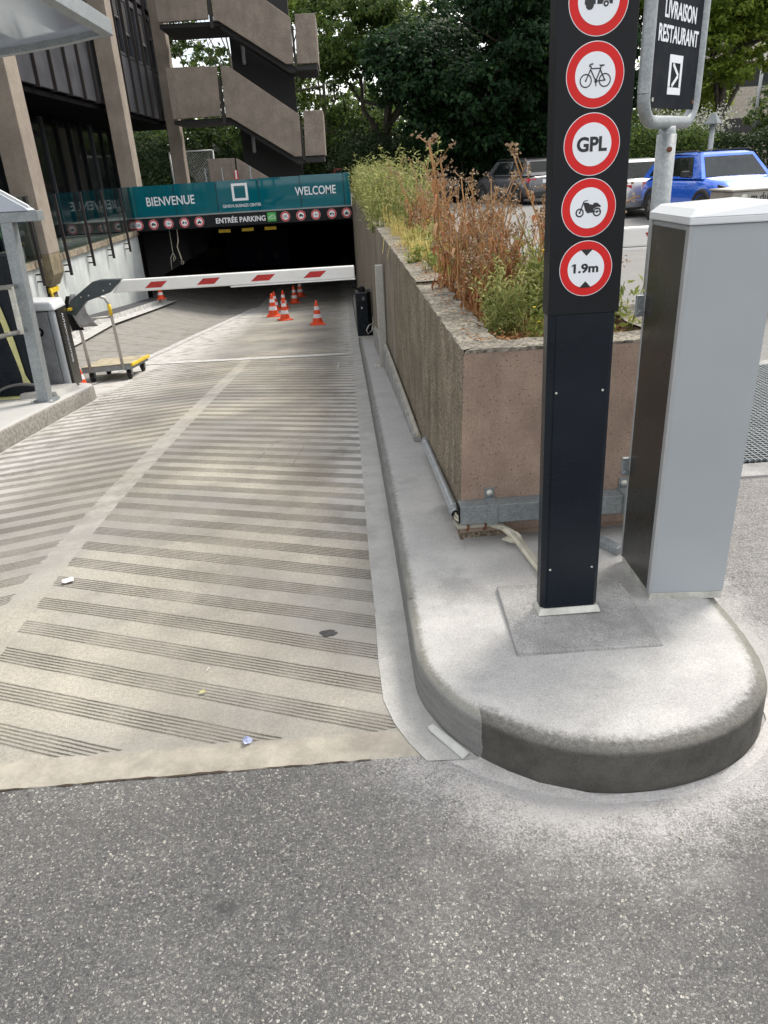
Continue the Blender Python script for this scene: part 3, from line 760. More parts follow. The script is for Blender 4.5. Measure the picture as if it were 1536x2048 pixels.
# upper floors
def storey(z0, y0, y1, first):
    b = MB(); b.box(-16, -5.86, y0, y1, z0, z0+3.05); b.build("floor_body", 'black', ob)
    y = y0
    while y < y1-.5:
        b = MB(); b.box(-5.86, -5.74, y+.035, y+.965, z0-.06, z0+1.33); b.build("spandrel_panel", 'darkmetal', ob, bevel=.012)
        b = MB(); b.box(-5.84, -5.68, y-.022, y+.022, z0-.09, z0+3.05); b.build("rib", 'rib', ob)
        b = MB()   # window: frame, glass
        for q in ((y+.05, y+.15, z0+1.35, z0+2.95), (y+.85, y+.95, z0+1.35, z0+2.95)): b.box(-5.85, -5.76, *q)
        b.box(-5.85, -5.76, y+.15, y+.85, z0+2.80, z0+2.95); b.box(-5.85, -5.74, y+.15, y+.85, z0+1.35, z0+1.42)
        fr_ = b.build("window_frame", 'darkmetal', ob)
        b = MB(); b.box(-5.84, -5.825, y+.15, y+.85, z0+1.42, z0+2.80); b.build("glass", 'blackglass', fr_)
        if int(y*7+z0*3) % 3:
            b = MB(); zt = z0+2.80; drop = .75 if int(y*5) % 2 else .45
            k = 0
            while k*.055 < drop: b.hexa([(-5.815, y+.17, zt-.05-k*.055), (-5.775, y+.17, zt-.05-k*.055-.012), (-5.775, y+.83, zt-.05-k*.055-.012), (-5.815, y+.83, zt-.05-k*.055), (-5.815, y+.17, zt-.01-k*.055), (-5.805, y+.17, zt-.01-k*.055), (-5.805, y+.83, zt-.01-k*.055), (-5.815, y+.83, zt-.01-k*.055)]); k += 1
            b.box(-5.82, -5.77, y+.17, y+.83, zt-drop-.09, zt-drop-.04)
            b.build("louvre_blind", 'louvre', fr_)
        y += 1.0
storey(3.47, 6, 31, True); storey(6.60, 9, 31, False)
# free-standing columns in front of the facade
def column(y0, y1, zb, hang=False):
    b = MB(); b.box(-5.64, -5.22, y0, y1, zb, 9.8); c = b.build("column", 'column', ob, bevel=.012)
    if hang:
        b = MB(); b.hexa([(-5.62, y0+.04, .06), (-5.33, y0+.02, -.05), (-5.33, y1-.05, -.05), (-5.62, y1-.05, .06), (-5.635, y0+.005, .24), (-5.225, y0+.005, .16), (-5.225, y1-.005, .16), (-5.635, y1-.005, .24)])
        b.hexa([(-5.635, y0+.005, .24), (-5.225, y0+.005, .16), (-5.225, y1-.005, .16), (-5.635, y1-.005, .24), (-5.635, y0+.005, .51), (-5.225, y0+.005, .51), (-5.225, y1-.005, .51), (-5.635, y1-.005, .51)])
        b.build("column_foot", 'columndirty', c)
        b = MB(); b.box(-5.62, -5.38, y0+.1, y1-.15, -1.4, .0); b.build("pier", 'columndirty', c)
column(7.2, 7.75, .4); column(14.15, 14.72, .51, True); column(21.30, 21.87, .69); column(28.4, 28.95, .69)

# ================================================================ STAIR TOWER
S = 26.5/24
def st(x, z): return (x*S, 1.6+(z-1.6)*S)
stt = thing("stair_tower", "grey concrete outdoor staircase with solid sloping parapets beside the office building", "staircase", (-2, 27, .68))
def para(name, pts, y0, dep, mat='stair', parent=stt):
    b = MB(); b.prism([(st(x, z)[0], y0, st(x, z)[1]) for x, z in pts], (0, dep, 0)); return b.build(name, mat, parent, bevel=.015)
for dz in (0, 2.325):
    para("landing_parapet", [(-4.56, 3.13+dz), (-3.20, 3.15+dz), (-3.14, 4.37+dz), (-4.55, 4.40+dz)], 26.5, .16)
    para("flight_parapet", [(-3.06, 3.10+dz), (-2.95, 3.10+dz), (-1.21, 2.0+dz), (-1.01, 2.0+dz), (-.985, 3.08+dz), (-2.81, 4.345+dz), (-3.04, 4.355+dz)], 26.5, .16)
    para("end_parapet", [(-.915, 2.0+dz), (-.352, 2.0+dz), (-.306, 3.166+dz), (-.865, 3.168+dz)], 26.6, .16)
    para("landing_slab", [(-4.56, 3.0+dz), (-2.5, 3.0+dz), (-2.5, 3.11+dz), (-4.56, 3.11+dz)], 26.66, 2.2, 'darkwall')
    para("end_slab", [(-.95, 1.84+dz), (-.36, 1.84+dz), (-.36, 1.98+dz), (-.95, 1.98+dz)], 26.66, 2.2, 'darkwall')
    para("flight_slab", [(-2.95, 2.95+dz), (-1.15, 1.8+dz), (-.98, 1.8+dz), (-.98, 1.95+dz), (-2.8, 3.1+dz)], 26.67, 1.2, 'darkwall')
    para("end_return", [(-.42, 2.0+dz), (-.32, 2.0+dz), (-.30, 3.15+dz), (-.40, 3.15+dz)], 26.77, 2.1)
    b = MB(); b.box(*sorted((st(-3.17, 0)[0], st(-3.08, 0)[0])), 26.55, 26.66, st(0, 2.95+dz)[1], st(0, 4.1+dz)[1]); b.build("baluster_post", 'rib', stt)
    b = MB(); b.box(*sorted((st(-.99, 0)[0], st(-.93, 0)[0])), 26.6, 26.68, st(0, 1.9+dz)[1], st(0, 2.9+dz)[1]); b.build("baluster_post", 'rib', stt)
    b = MB(); x, z = st(-2.50, 4.78+dz-2.325); 
    b.tube([(x, 28.02, z-.27), (x, 28.0, z-.24), (x, 28.0, z+.24), (x, 28.02, z+.27)], .065, 10); b.build("wall_lamp", 'cab_edge', stt)
para("landing_parapet", [(-3.755, .6), (-3.0, .6), (-2.97, 2.06), (-3.74, 2.08)], 26.5, .16)
para("flight_parapet", [(-2.95, .6), (-1.2, .6), (-1.2, .95), (-2.87, 2.03), (-2.93, 2.05)], 26.5, .16)
b = MB(); b.box(st(-2.86, 0)[0], st(-1.09, 0)[0], 28.1, 28.4, .68, 8.6); b.build("core_wall", 'darkwall', stt)

# ================================================================ PORTAL WITH WELCOME BANNER
eb = thing("entrance_sign", "black beam over the garage entrance lettered ENTRÉE PARKING between rows of round signs", "sign", (-2.6, 21, .4))
b = MB(); b.box(-5.46, .30, 21.0, 21.24, .40, .705); b.build("sign_board", 'totem_panel', eb, bevel=.006)
F1 = Fr((-5.46, 20.998, .40), (1, 0, 0), (0, 0, 1))      # normal towards -Y
def n_sign(mb_red, mb_white, mb_ink, fr, cx, cy, r_, kind, h=0.):
    """small prohibition disc: white rim, red ring, white face, black symbol"""
    fr.disc(mb_white, cx, cy, r_, h, h+.0012, n=40); fr.disc(mb_red, cx, cy, r_*.965, h+.0012, h+.0024, n=40)
    fr.disc(mb_white, cx, cy, r_*.70, h+.0024, h+.0036, n=40)
    a, z = h+.0036, h+.0048
    k = r_*.70
    P = lambda pts: fr.poly(mb_ink, [(cx+u*k, cy+v*k) for u, v in pts], a, z)
    D = lambda u, v, q: fr.disc(mb_ink, cx+u*k, cy+v*k, q*k, a, z, n=16)
    if kind == 'car':
        P([(-.70, -.22), (.70, -.22), (.66, .08), (.36, .12), (.12, .42), (-.34, .42), (-.50, .12), (-.68, .06)]); D(-.4, -.25, .17); D(.4, -.25, .17)
    elif kind == 'tow':
        P([(-.75, .0), (-.55, .0), (-.42, .30), (-.10, .30), (.0, -.02), (.0, -.22), (-.75, -.22)]); P([(.16, -.2), (.72, -.2), (.72, .12), (.16, .12)]); D(-.42, -.24, .14); D(.44, -.24, .14)
    elif kind == 'load':
        P([(-.62, -.42), (.62, -.42), (.56, -.06), (.34, .0), (.20, .22), (-.20, .22), (-.34, .0), (-.56, -.06)]); P([(-.14, .30), (.14, .30), (.0, .62)]); D(-.38, -.45, .14); D(.38, -.45, .14)
    elif kind == 'height':
        P([(-.2, .95), (.2, .95), (0, .62)]); P([(-.2, -.95), (0, -.62), (.2, -.95)])
xs = [.17, .56, .95, 1.36, 1.75, 4.00, 4.41, 4.80, 5.22, 5.61]
kinds = ['gpl', 'car', 'height', 'tow', 'load']
for i, x in enumerate(xs):
    r_, w_, k_ = MB(), MB(), MB(); kd = kinds[i % 5]
    n_sign(r_, w_, k_, F1, x, .155, .122, kd)
    d = w_.build("round_sign", 'white', eb); r_.build("red_ring", 'red', d)
    if k_.v: k_.build("symbol", 'ink', d)
    if kd == 'gpl': text("lettering", "GPL", F1, x, .155, .125, .062, .0036, 'ink', d, bold=.01)
    if kd == 'height': text("lettering", "1.9m", F1, x, .155, .13, .045, .0036, 'ink', d, bold=.01)
text("lettering", "ENTRÉE PARKING", F1, 2.83, .165, 1.30, .165, .0, 'white', eb, bold=.025)
b = MB(); F1.rect(b, 3.53, 3.76, .055, .275, 0, .003); gg = b.build("car_badge", 'green', eb)
b = MB(); F1.line(b, [(3.555, .13), (3.57, .165), (3.61, .175), (3.65, .215), (3.70, .205), (3.735, .15), (3.73, .12), (3.60, .115), (3.555, .13)], .012, .003, .0045); F1.line(b, [(3.60, .15), (3.64, .175), (3.68, .15)], .008, .003, .0045); b.build("symbol", 'white', gg)

wb = thing("welcome_banner", "teal glass parapet above the garage entrance lettered BIENVENUE and WELCOME around a white square", "banner", (-2.6, 21, .72))
pn = [-5.44, -5.30, -4.27, -3.18, -2.09, -1.01, .12, .30]
for i in range(len(pn)-1):
    b = MB(); b.box(pn[i]+.008, pn[i+1]-.008, 21.06, 21.075, .715, 1.47+.008*i); b.build("glass_pane", 'teal2' if i == 0 else 'teal', wb)
for x in pn[1:-1]:
    b = MB(); b.box(x-.022, x+.022, 21.08, 21.12, .706, 1.46); b.build("post", 'rib', wb)
b = MB(); b.box(-5.44, .30, 21.03, 21.058, .706, .74); b.build("bottom_rail", 'galv', wb)
F2 = Fr((-5.44, 21.058, .70), (1, 0, 0), (0, 0, 1))
text("lettering", "BIENVENUE", F2, 1.06, .40, 1.24, .215, 0, 'white', wb, bold=.012)
text("lettering", "WELCOME", F2, 4.82, .44, 1.06, .205, 0, 'white', wb, bold=.012)
text("lettering", "GENEVA BUSINESS CENTER", F2, 2.88, .185, 1.0, .075, 0, 'white', wb, bold=.01)
b = MB(); F2.rect(b, 2.66, 3.07, .655, .715, 0, .002); F2.rect(b, 2.66, 3.07, .30, .36, 0, .002); F2.rect(b, 2.66, 2.72, .36, .655, 0, .002); F2.rect(b, 3.01, 3.07, .36, .655, 0, .002); b.build("square_emblem", 'white', wb)

# things hanging in the entrance
for i, (x, lab) in enumerate([(-3.2, "left-most yellow bar hanging under the entrance ceiling"), (-2.57, "middle yellow bar hanging under the entrance ceiling"), (-1.95, "right-most yellow bar hanging under the entrance ceiling")]):
    b = MB(); b.box(x-.16, x+.16, 21.75, 21.78, .205, .285); b.box(x-.12, x-.11, 21.755, 21.775, .28, .32); b.box(x+.11, x+.12, 21.755, 21.775, .28, .32)
    tag(b.build("clearance_bar", 'yellow'), lab, "clearance bar", "yellow clearance bars in the entrance")
hc = thing("hanging_cable", "loose pale cables with hooks dangling at the left of the entrance", "cable", (-4.4, 21.3, .4))
b = MB(); b.tube([(-4.38, 21.3, .40), (-4.40, 21.3, .1), (-4.45, 21.3, -.05), (-4.40, 21.3, -.3), (-4.38, 21.3, -.42)], .016, 6); b.lathe([(.03, -.01), (.05, 0), (.03, .01)], 10, (-4.38, 21.3, -.46), 'y'); b.build("cable", 'cable_pale', hc)
b = MB(); b.tube([(-4.60, 21.35, .40), (-4.60, 21.35, -.2), (-4.68, 21.35, -.32), (-4.70, 21.35, -.62)], .012, 6); b.tube([(-4.60, 21.35, -.2), (-4.55, 21.35, -.34), (-4.62, 21.35, -.42), (-4.6, 21.35, -.3)], .014, 6); b.build("cable", 'cable', hc)
nb = thing("information_board", "dark information board hanging inside the garage behind the entrance", "sign", (-2.6, 24, -.4))
b = MB(); b.box(-3.6, -1.7, 24.5, 24.55, -1.0, .05); b.build("board", simple("navy board", (.004, .005, .010), .9, 0, .04), nb)
for x in (-2.6, -2.1):
    b = MB(); b.lathe([(.0, 0), (.14, 0), (.14, .01)], 20, (x, 24.49, -.72), 'y'); b.build("round_sign", 'black', nb)

# ================================================================ PLANTER
pl = thing("concrete_planter", "pinkish grey raised concrete planter full of dry weeds beside the ramp", "planter", (.9, 3.6, .15))
def wallseg(y0, y1, zt, zb0, zb1, th=.15, lean=.03):
    x0, x1 = xw(y0), xw(y1)
    b = MB(); b.hexa([(x0-lean, y0, zb0), (x0+th, y0, zb0), (x1+th, y1, zb1), (x1-lean, y1, zb1), (x0, y0, zt), (x0+th, y0, zt), (x1+th, y1, zt), (x1, y1, zt)])
    return b
PT = .952
b = wallseg(2.79, 4.53, PT-.012, -.3, -.6); b.build("side_panel", 'planter_side', pl)
b = MB(); b.hexa([(xw(2.78)-.022, 2.772, .185), (1.33, 2.772, .185), (1.33, 2.92, .185), (xw(2.78)+.151, 2.92, .185), (xw(2.78)-.001, 2.772, PT-.012), (1.33, 2.772, PT-.012), (1.33, 2.92, PT-.012), (xw(2.78)+.151, 2.92, PT-.012)]); b.build("front_panel", 'planter_front', pl)
b = MB(); b.box(xw(2.78)-.0, 1.32, 2.80, 2.92, .10, .184); b.build("foot", 'planter_front', pl)
b = MB(); b.box(1.18, 1.33, 2.921, 4.6, -.2, PT-.012); b.build("right_panel", 'planter_front', pl)
b = MB(); b.box(xw(4.5)+.15, 1.18, 4.42, 4.53, .5, PT-.02); b.build("back_panel", 'planter_side', pl)
# rough coping sheet on top, chipped edge
random.seed(11); cb = MB()
def coping(cb, inner, outer, z):
    vs = []
    for a, c in zip(inner, outer):
        for q, j in ((a, .006), (c, .012)): vs.append((q[0]+random.uniform(-j, j), q[1]+random.uniform(-j, j), z+random.uniform(-.003, .003)))
        vs.append((a[0], a[1], z-.013)); 
    nn = len(inner)
    for i in range(nn-1):
        o_ = 3*i
        cb.add([], []); 
    base = len(cb.v); cb.v += vs
    for i in range(nn-1):
        q = base+3*i
        cb.f += [(q, q+3, q+4, q+1), (q+2, q+5, q+3, q)]; cb.mi += [0, 0]; cb.sm += [False]*2
n_ = 46
coping(cb, [(xw(2.78+1.75*i/n_), 2.776+1.752*i/n_) for i in range(n_+1)], [(xw(2.78)+.155, max(2.776+1.752*i/n_, 2.90)) for i in range(n_+1)], PT)
coping(cb, [(xw(2.78)+.001+.905*i/24, 2.771) for i in range(25)], [(max(xw(2.78)+.16, xw(2.78)+.905*i/24), 2.921) for i in range(25)], PT+.0015)
coping(cb, [(1.331, 2.775+1.8*i/24) for i in range(25)], [(1.175, max(2.775+1.8*i/24, 2.9)) for i in range(25)], PT+.001)
cb.build("coping", 'planter_top', pl)
b = MB(); grid(b, [xw(3)+.13+i*.04 for i in range(18)], [2.9+.05*i for i in range(33)], lambda x, y: .885+random.uniform(-.012, .014)+.02*math.sin(x*9+y*7)); b.build("soil", 'soil', pl)

pw = thing("planter_wall", "long grey concrete planter wall along the right side of the ramp down to the garage", "wall", (.5, 12, 0))
y = 4.545; k = 0; zt = .958
while y < 21.2:
    y1 = min(y+1.85, 21.25)
    b = wallseg(y, y1-.018, zt+.002*(k % 2), zr(y)-.4, zr(y1)-.4, .16, .02); b.build("wall_panel", 'planter_side' if k == 0 else 'wallpanel', pw)
    y = y1; k += 1
b = wallseg(4.56, 21.2, .945, -2.4, -2.4, .13, -.03); b.build("backing_wall", 'black', pw)
cb = MB(); coping(cb, [(xw(4.55+.09*i)+.004, 4.55+.09*i) for i in range(180)], [(xw(4.55+.09*i)+.17, 4.55+.09*i) for i in range(180)], zt+.012); cb.build("coping", 'planter_top', pw)
b = MB(); b.box(1.18, 1.34, 4.61, 21.2, -.3, .95); b.build("outer_wall", 'planter_front', pw)
b = MB(); 
for yy in (6.25, 6.6, 12.4): b.box(xw(yy)+.14, 1.18, yy, yy+.12, .6, .955)
b.build("cross_wall", 'planter_top', pw)
b = MB(); grid(b, [.45+i*.082 for i in range(10)], [4.56+.12*i for i in range(140)], lambda x, y: .91+random.uniform(-.02, .02)); b.build("soil", 'soil', pw)

# ================================================================ CABLE TRUNKING ON THE PLANTER
tk = thing("cable_trunking", "grey galvanised cable trunking strapped across the front foot of the planter", "trunking", (.75, 2.72, .28))
b = MB(); b.box(.395, 1.30, 2.70, 2.772, .255, .335); b.build("trunk", 'galv_dark', tk, bevel=.003)
b = MB(); b.box(.388, .396, 2.708, 2.764, .262, .328); b.build("dark_end_cap", 'black', tk)  # solid black cap carries the shade of the hollow trunking
for x in (.525, 1.085):
    b = MB(); b.box(x-.021, x+.021, 2.694, 2.771, .25, .341); b.box(x-.020, x+.020, 2.766, 2.7715, .341, .385); q = b.build("bracket", 'galv_dark', tk, bevel=.002)
    b = MB(); b.lathe([(0, -.011), (.006, -.011), (.008, -.007), (.013, -.006), (.013, 0)], 14, (x, 2.766, .363), 'y'); b.build("screw", 'alu', q)
gc = thing("conduit", "shiny galvanised steel conduit along the left foot of the planter, open at its front end", "conduit", (.37, 3.3, .2))
p0, p1 = Vector((.382, 2.745, .285)), Vector((.385, 4.02, .155))
b = MB(); b.tube([p0, p1], .019, 14, caps=False); b.tube([p0, p1], .016, 14, caps=False); b.build("pipe", 'galv_pipe', gc)
for t in (.035, .985):
    c = p0.lerp(p1, t); d = (p1-p0).normalized()
    b = MB(); b.tube([c-d*.012, c+d*.012], .0235, 14); b.box(c.x+.01, c.x+.035, c.y-.01, c.y+.01, c.z-.006, c.z+.006); b.tube([(c.x+.004, c.y, c.z+.015), (c.x+.004, c.y, c.z+.035)], .004, 6); b.build("clamp", 'galv', gc)
ec = thing("cable_bundle", "pale grey cables running from the conduit end into the trunking", "cable", (.38, 2.72, .28))
b = MB()
for i, (dx, dz) in enumerate([(0, .006), (.006, -.004), (-.005, -.006)]):
    b.tube([(.382+dx, 2.78, .283+dz), (.383+dx, 2.73, .280+dz), (.39, 2.715, .276+dz*1.3), (.41, 2.712, .280+dz)], .0055, 8)
b.build("cable", 'cable', ec)
lt = thing("lower_pipe", "small stained pipe with rusty straps under the grey trunking on the planter foot", "pipe", (.45, 2.76, .22))
b = MB(); b.tube([(.388, 2.80, .225), (.392, 2.755, .222), (.53, 2.752, .226), (.58, 2.750, .222)], .012, 10); b.build("pipe", 'cable', lt)
for x in (.432, .505):
    b = MB(); b.tube([(x-.004, 2.752, .224), (x+.004, 2.752, .224)], .0165, 10); b.box(x-.005, x+.005, 2.758, 2.79, .195, .215); b.build("strap", 'rust', lt)
pc = thing("torn_conduit", "torn pale plastic conduit with cables lying from the planter to the sign totem", "cable", (.6, 2.6, .17))
b = MB(); b.tube([(.53, 2.752, .224), (.575, 2.735, .215), (.615, 2.69, .195), (.635, 2.62, .178), (.650, 2.53, .170), (.665, 2.42, .168), (.68, 2.30, .168), (.69, 2.17, .172)], [.013, .014, .018, .017, .016, .016, .015, .014], 9); b.build("sleeve", 'cable_pale', pc)
b = MB(); b.hexa([(.565, 2.70, .172), (.60, 2.665, .172), (.625, 2.66, .175), (.60, 2.71, .176), (.565, 2.70, .180), (.60, 2.662, .186), (.628, 2.655, .192), (.60, 2.71, .190)]); b.hexa([(.62, 2.66, .19), (.635, 2.63, .19), (.642, 2.64, .193), (.63, 2.67, .193), (.615, 2.665, .225), (.628, 2.63, .222), (.632, 2.632, .222), (.62, 2.667, .226)]); b.build("torn_flap", 'cable_pale', pc, bevel=.002)
b = MB()
for i in range(3): b.tube([(.56, 2.735+.008*i, .218+.004*i), (.60, 2.70+.008*i, .212), (.628+.006*i, 2.63, .196), (.645+.007*i, 2.52, .186), (.672+.006*i, 2.38, .184), (.69, 2.2, .184)], .005, 6)
b.build("cable", 'cable', pc)
# trunking higher up along the ramp wall
ut = thing("cable_trunking", "long grey trunking fixed along the ramp side wall behind the steel bollard", "trunking", (.36, 7, .2))
b = MB(); ys = [4.35+.4*i for i in range(15)]
for i in range(len(ys)-1):
    y0, y1 = ys[i], ys[i+1]-.004
    z0, z1 = zr(y0)+.155, zr(y1)+.155; h0 = .03+.2*min(1, (y0-4.35)/3.2); h1 = .03+.2*min(1, (y1-4.35)/3.2)
    a0, a1 = xw(y0)-.02, xw(y1)-.02
    b.hexa([(a0-.045, y0, z0), (a0, y0, z0), (a1, y1, z1), (a1-.045, y1, z1), (a0-.045, y0, z0+h0), (a0, y0, z0+h0), (a1, y1, z1+h1), (a1-.045, y1, z1+h1)])
b.build("trunk", 'slab', ut)
b = MB(); b.tube([(xw(y)-.035, y, zr(y)+.155+.035+.2*min(1, (y-4.35)/3.2)) for y in ys], .014, 8); b.build("pipe", 'cable', ut)

# ================================================================ SIGN TOTEM
tx0, tx1, ty = .586, .783, 2.134
TL = -.0105      # slight lean: dx per m
tt = thing("sign_totem", "tall black totem with a column of red ringed prohibition signs reading GPL and 1.9m", "sign post", (.685, 2.16, .17))
def tl(b):   # lean every vertex
    b.v = [(x+TL*(z-.17), y, z) for x, y, z in b.v]; return b
b = MB(); c = .014
sect = [(tx0+c, ty+.004), (tx1-c, ty+.004), (tx1, ty+.004+c), (tx1, ty+.06), (tx0, ty+.06), (tx0, ty+.004+c)]
b.prism([(x, y, .19) for x, y in sect], (0, 0, 2.2)); tl(b).build("post", 'totem', tt)
b = MB(); b.box(tx0+.021, tx1-.021, ty+.001, ty+.0035, .20, 1.183); b = tl(b); q = b.build("cover_panel", 'totem', tt, bevel=.001)
for x in (tx0+.028, tx1-.028):
    for z in (.345, .955):
        bb = MB(); bb.lathe([(0, -.003), (.003, -.003), (.0038, 0)], 12, (x, ty+.001, z), 'y'); tl(bb).build("screw", 'alu', q)
b = MB(); b.box(tx0-.004, tx1+.004, ty-.002, ty+.064, 1.186, 2.42); tl(b).build("sign_panel", 'totem_panel', tt, bevel=.002)
b = MB(); b.hexa([(tx0-.010, ty-.010, .170), (tx1+.010, ty-.010, .170), (tx1+.010, ty+.08, .170), (tx0-.010, ty+.08, .170), (tx0-.001, ty+.001, .192), (tx1+.001, ty+.001, .192), (tx1+.001, ty+.07, .192), (tx0-.001, ty+.07, .192)]); b.build("base_trim", 'alu', tt, bevel=.002)
FT = Fr((tx0+TL*0, ty-.002, .17), (1, 0, 0), (TL, 0, 1))
TW = (tx1-tx0)/2
def big_sign(cz):
    r_, w_, f_ = MB(), MB(), MB(); cy = cz-.17
    FT.disc(w_, TW, cy, .0745, 0, .0006, n=72); d = w_.build("round_sign", 'white', tt)
    FT.disc(r_, TW, cy, .0728, .0006, .0012, n=72); r_.build("red_ring", 'red', d)
    FT.disc(f_, TW, cy, .0515, .0012, .0018, n=72); f_.build("face", 'white', d)
    return d, TW, cy
H0, H1 = .0018, .0024
# 1.9 m height limit
d, cx, cy = big_sign(1.3105)
text("lettering", "1.9m", FT, cx, cy+.001, .0705, .0255, H0, 'ink', d, bold=.035, th=.0006)
b = MB(); FT.poly(b, [(cx-.0305, cy+.0137), (cx-.0345, cy+.0137), (cx-.0405, cy+.0100), (cx-.0405, cy+.0066), (cx-.0345, cy+.0096)], H0, H1+.0001); FT.poly(b, [(cx-.017, cy+.0515), (cx+.017, cy+.0515), (cx, cy+.034)], H0, H1); FT.poly(b, [(cx-.017, cy-.0515), (cx, cy-.034), (cx+.017, cy-.0515)], H0, H1); b.build("symbol", 'ink', d)
# motorcycle
d, cx, cy = big_sign(1.468)
b = MB(); k = .0365
A = lambda pts: [(cx+u*k, cy+v*k) for u, v in pts]
FT.ring(b, cx-.68*k, cy-.30*k, .21*k, .31*k, H0, H1, n=28); FT.ring(b, cx+.62*k, cy-.30*k, .21*k, .31*k, H0, H1, n=28)
FT.disc(b, cx-.68*k, cy-.30*k, .07*k, H0, H1, n=14); FT.disc(b, cx+.62*k, cy-.30*k, .07*k, H0, H1, n=14)
FT.line(b, A([(-.68, -.30), (-.40, .42)]), .085*k, H0, H1+.00005); FT.line(b, A([(-.10, .52), (-.36, .50), (-.44, .36)]), .06*k, H0, H1)
FT.poly(b, A([(-.42, .36), (-.30, .40), (-.05, .36), (.05, .26), (.30, .22), (.36, .34), (.62, .34), (.90, .10), (.88, .02), (.60, .06), (.36, -.06), (.30, -.30), (-.10, -.36), (-.26, -.16), (-.34, .06)]), H0, H1+.0001)
FT.line(b, A([(.20, -.30), (.90, -.24)]), .07*k, H0, H1+.00015); FT.line(b, A([(.62, -.3), (.62, -.1), (.55, .0)]), .05*k, H0, H1+.0002)
b.build("symbol", 'ink', d)
# GPL
d, cx, cy = big_sign(1.6225)
text("lettering", "GPL", FT, cx, cy+.001, .080, .0360, H0, 'ink', d, bold=.035, th=.0006)
# bicycle
d, cx, cy = big_sign(1.7805)
b = MB(); k = .040; lw = .0027
for u in (-.60, .62): FT.ring(b, cx+u*k, cy-.30*k, .32*k, .39*k, H0, H1, n=40)
for u in (-.60, .62): FT.disc(b, cx+u*k, cy-.30*k, .055*k, H0, H1, n=12)
FT.disc(b, cx+.05*k, cy-.34*k, .10*k, H0, H1, n=16)
FT.line(b, A([(-.60, -.30), (-.28, .40), (-.30, .50)]), lw, H0, H1+.00002); FT.line(b, A([(-.26, .36), (.33, .36), (.05, -.34), (-.30, .28)]), lw, H0, H1+.00012)
FT.line(b, A([(.36, .52), (.30, .30), (.62, -.30), (.05, -.34)]), lw, H0, H1+.0003); FT.line(b, A([(-.16, .62), (-.34, .60), (-.40, .52), (-.30, .46)]), lw*1.1, H0, H1+.0005)
FT.poly(b, A([(.20, .56), (.56, .56), (.56, .50), (.42, .46), (.32, .46)]), H0, H1+.0001); FT.line(b, A([(.05, -.20), (.07, -.62)]), lw*.9, H0, H1+.0001)
b.build("symbol", 'ink', d)
# caravan / trailer sign at the top, cut by the frame
d, cx, cy = big_sign(1.9385)
b = MB(); k = .0365
FT.poly(b, A([(-.95, -.20), (-.22, -.20), (-.22, .42), (-.52, .42), (-.62, .12), (-.95, .06)]), H0, H1); FT.poly(b, A([(-.10, -.20), (.95, -.20), (.95, .55), (-.10, .55)]), H0, H1)
FT.disc(b, cx-.60*k, cy-.24*k, .27*k, H0, H1+.0001, n=24); FT.disc(b, cx+.50*k, cy-.20*k, .17*k, H0, H1+.0002, n=24)
b.build("symbol", 'ink', d)
b = MB(); FT.ring(b, cx+.50*k, cy-.20*k, .20*k, .235*k, H1+.0002, H1+.0003, n=24, a0=0, a1=math.pi); FT.disc(b, cx+.50*k, cy-.20*k, .07*k, H1+.0002, H1+.0004, n=14)
FT.poly(b, A([(.0, .10), (.38, .10), (.38, .42), (.0, .42)]), H1, H1+.0001); FT.poly(b, A([(.50, .10), (.86, .10), (.86, .42), (.50, .42)]), H1, H1+.0001)
b.build("cutout", 'white', d)

# ================================================================ BARRIER CABINET (right)
cbt = thing("barrier_cabinet", "tall silver grey cabinet with a dark side panel on the pavement island beside the totem", "cabinet", (1.12, 2.33, .15))
FL, FRc, BL = Vector((.993, 2.203)), Vector((1.247, 2.180)), Vector((.995, 2.490)); BR = FRc+(BL-FL)
def quadbox(p, z0, z1, ins=0.):
    c = sum(p, Vector((0, 0)))/4; q = [c+(v-c)*(1-ins/ max((v-c).length, 1e-6)) for v in p]
    b = MB(); b.hexa([(v.x, v.y, z0) for v in q]+[(v.x, v.y, z1) for v in q]); return b
quad = [FL, FRc, BR, BL]
quadbox(quad, .178, 1.40).build("body", 'cab', cbt, bevel=.004)
quadbox(quad, .150, .178, .002).build("plinth", 'alu', cbt, bevel=.002)
d = (BL-FL).normalized(); nrm = Vector((-1, 0)); e = (FRc-FL).normalized()
lx = Vector((d.y, -d.x))*-1       # outward normal on the left
def lp(t, off): v = FL+(BL-FL)*t+lx*off; return v
b = MB(); a, c = lp(.075, .004), lp(.965, .004); a2, c2 = lp(.075, -.002), lp(.965, -.002)
b.hexa([(a.x, a.y, .185), (a2.x, a2.y, .185), (c2.x, c2.y, .185), (c.x, c.y, .185), (a.x, a.y, 1.385), (a2.x, a2.y, 1.385), (c2.x, c2.y, 1.385), (c.x, c.y, 1.385)]); b.build("side_panel", 'cab_dark', cbt)
for t0, t1 in ((-.012, .070), (.968, 1.012)):
    b = MB(); a, c, a2, c2 = lp(t0, .0055), lp(t1, .0055), lp(t0, -.006), lp(t1, -.006)
    b.hexa([(a.x, a.y, .176), (a2.x, a2.y, .176), (c2.x, c2.y, .176), (c.x, c.y, .176), (a.x, a.y, 1.399), (a2.x, a2.y, 1.399), (c2.x, c2.y, 1.399), (c.x, c.y, 1.399)]); b.build("edge_profile", 'cab_edge', cbt, bevel=.002)
ctr = sum(quad, Vector((0, 0)))/4
def grow(f): return [ctr+(v-ctr)*f for v in quad]
g1, g2 = grow(1.075), grow(.90)
zt_ = [1.446, 1.454, 1.454, 1.446]
b = MB(); b.hexa([(v.x, v.y, 1.401) for v in g1]+[(v.x, v.y, 1.422) for i, v in enumerate(g1)])
q = [(v.x, v.y, 1.422) for i, v in enumerate(g1)] + [(v.x, v.y, zt_[i]) for i, v in enumerate(g2)]
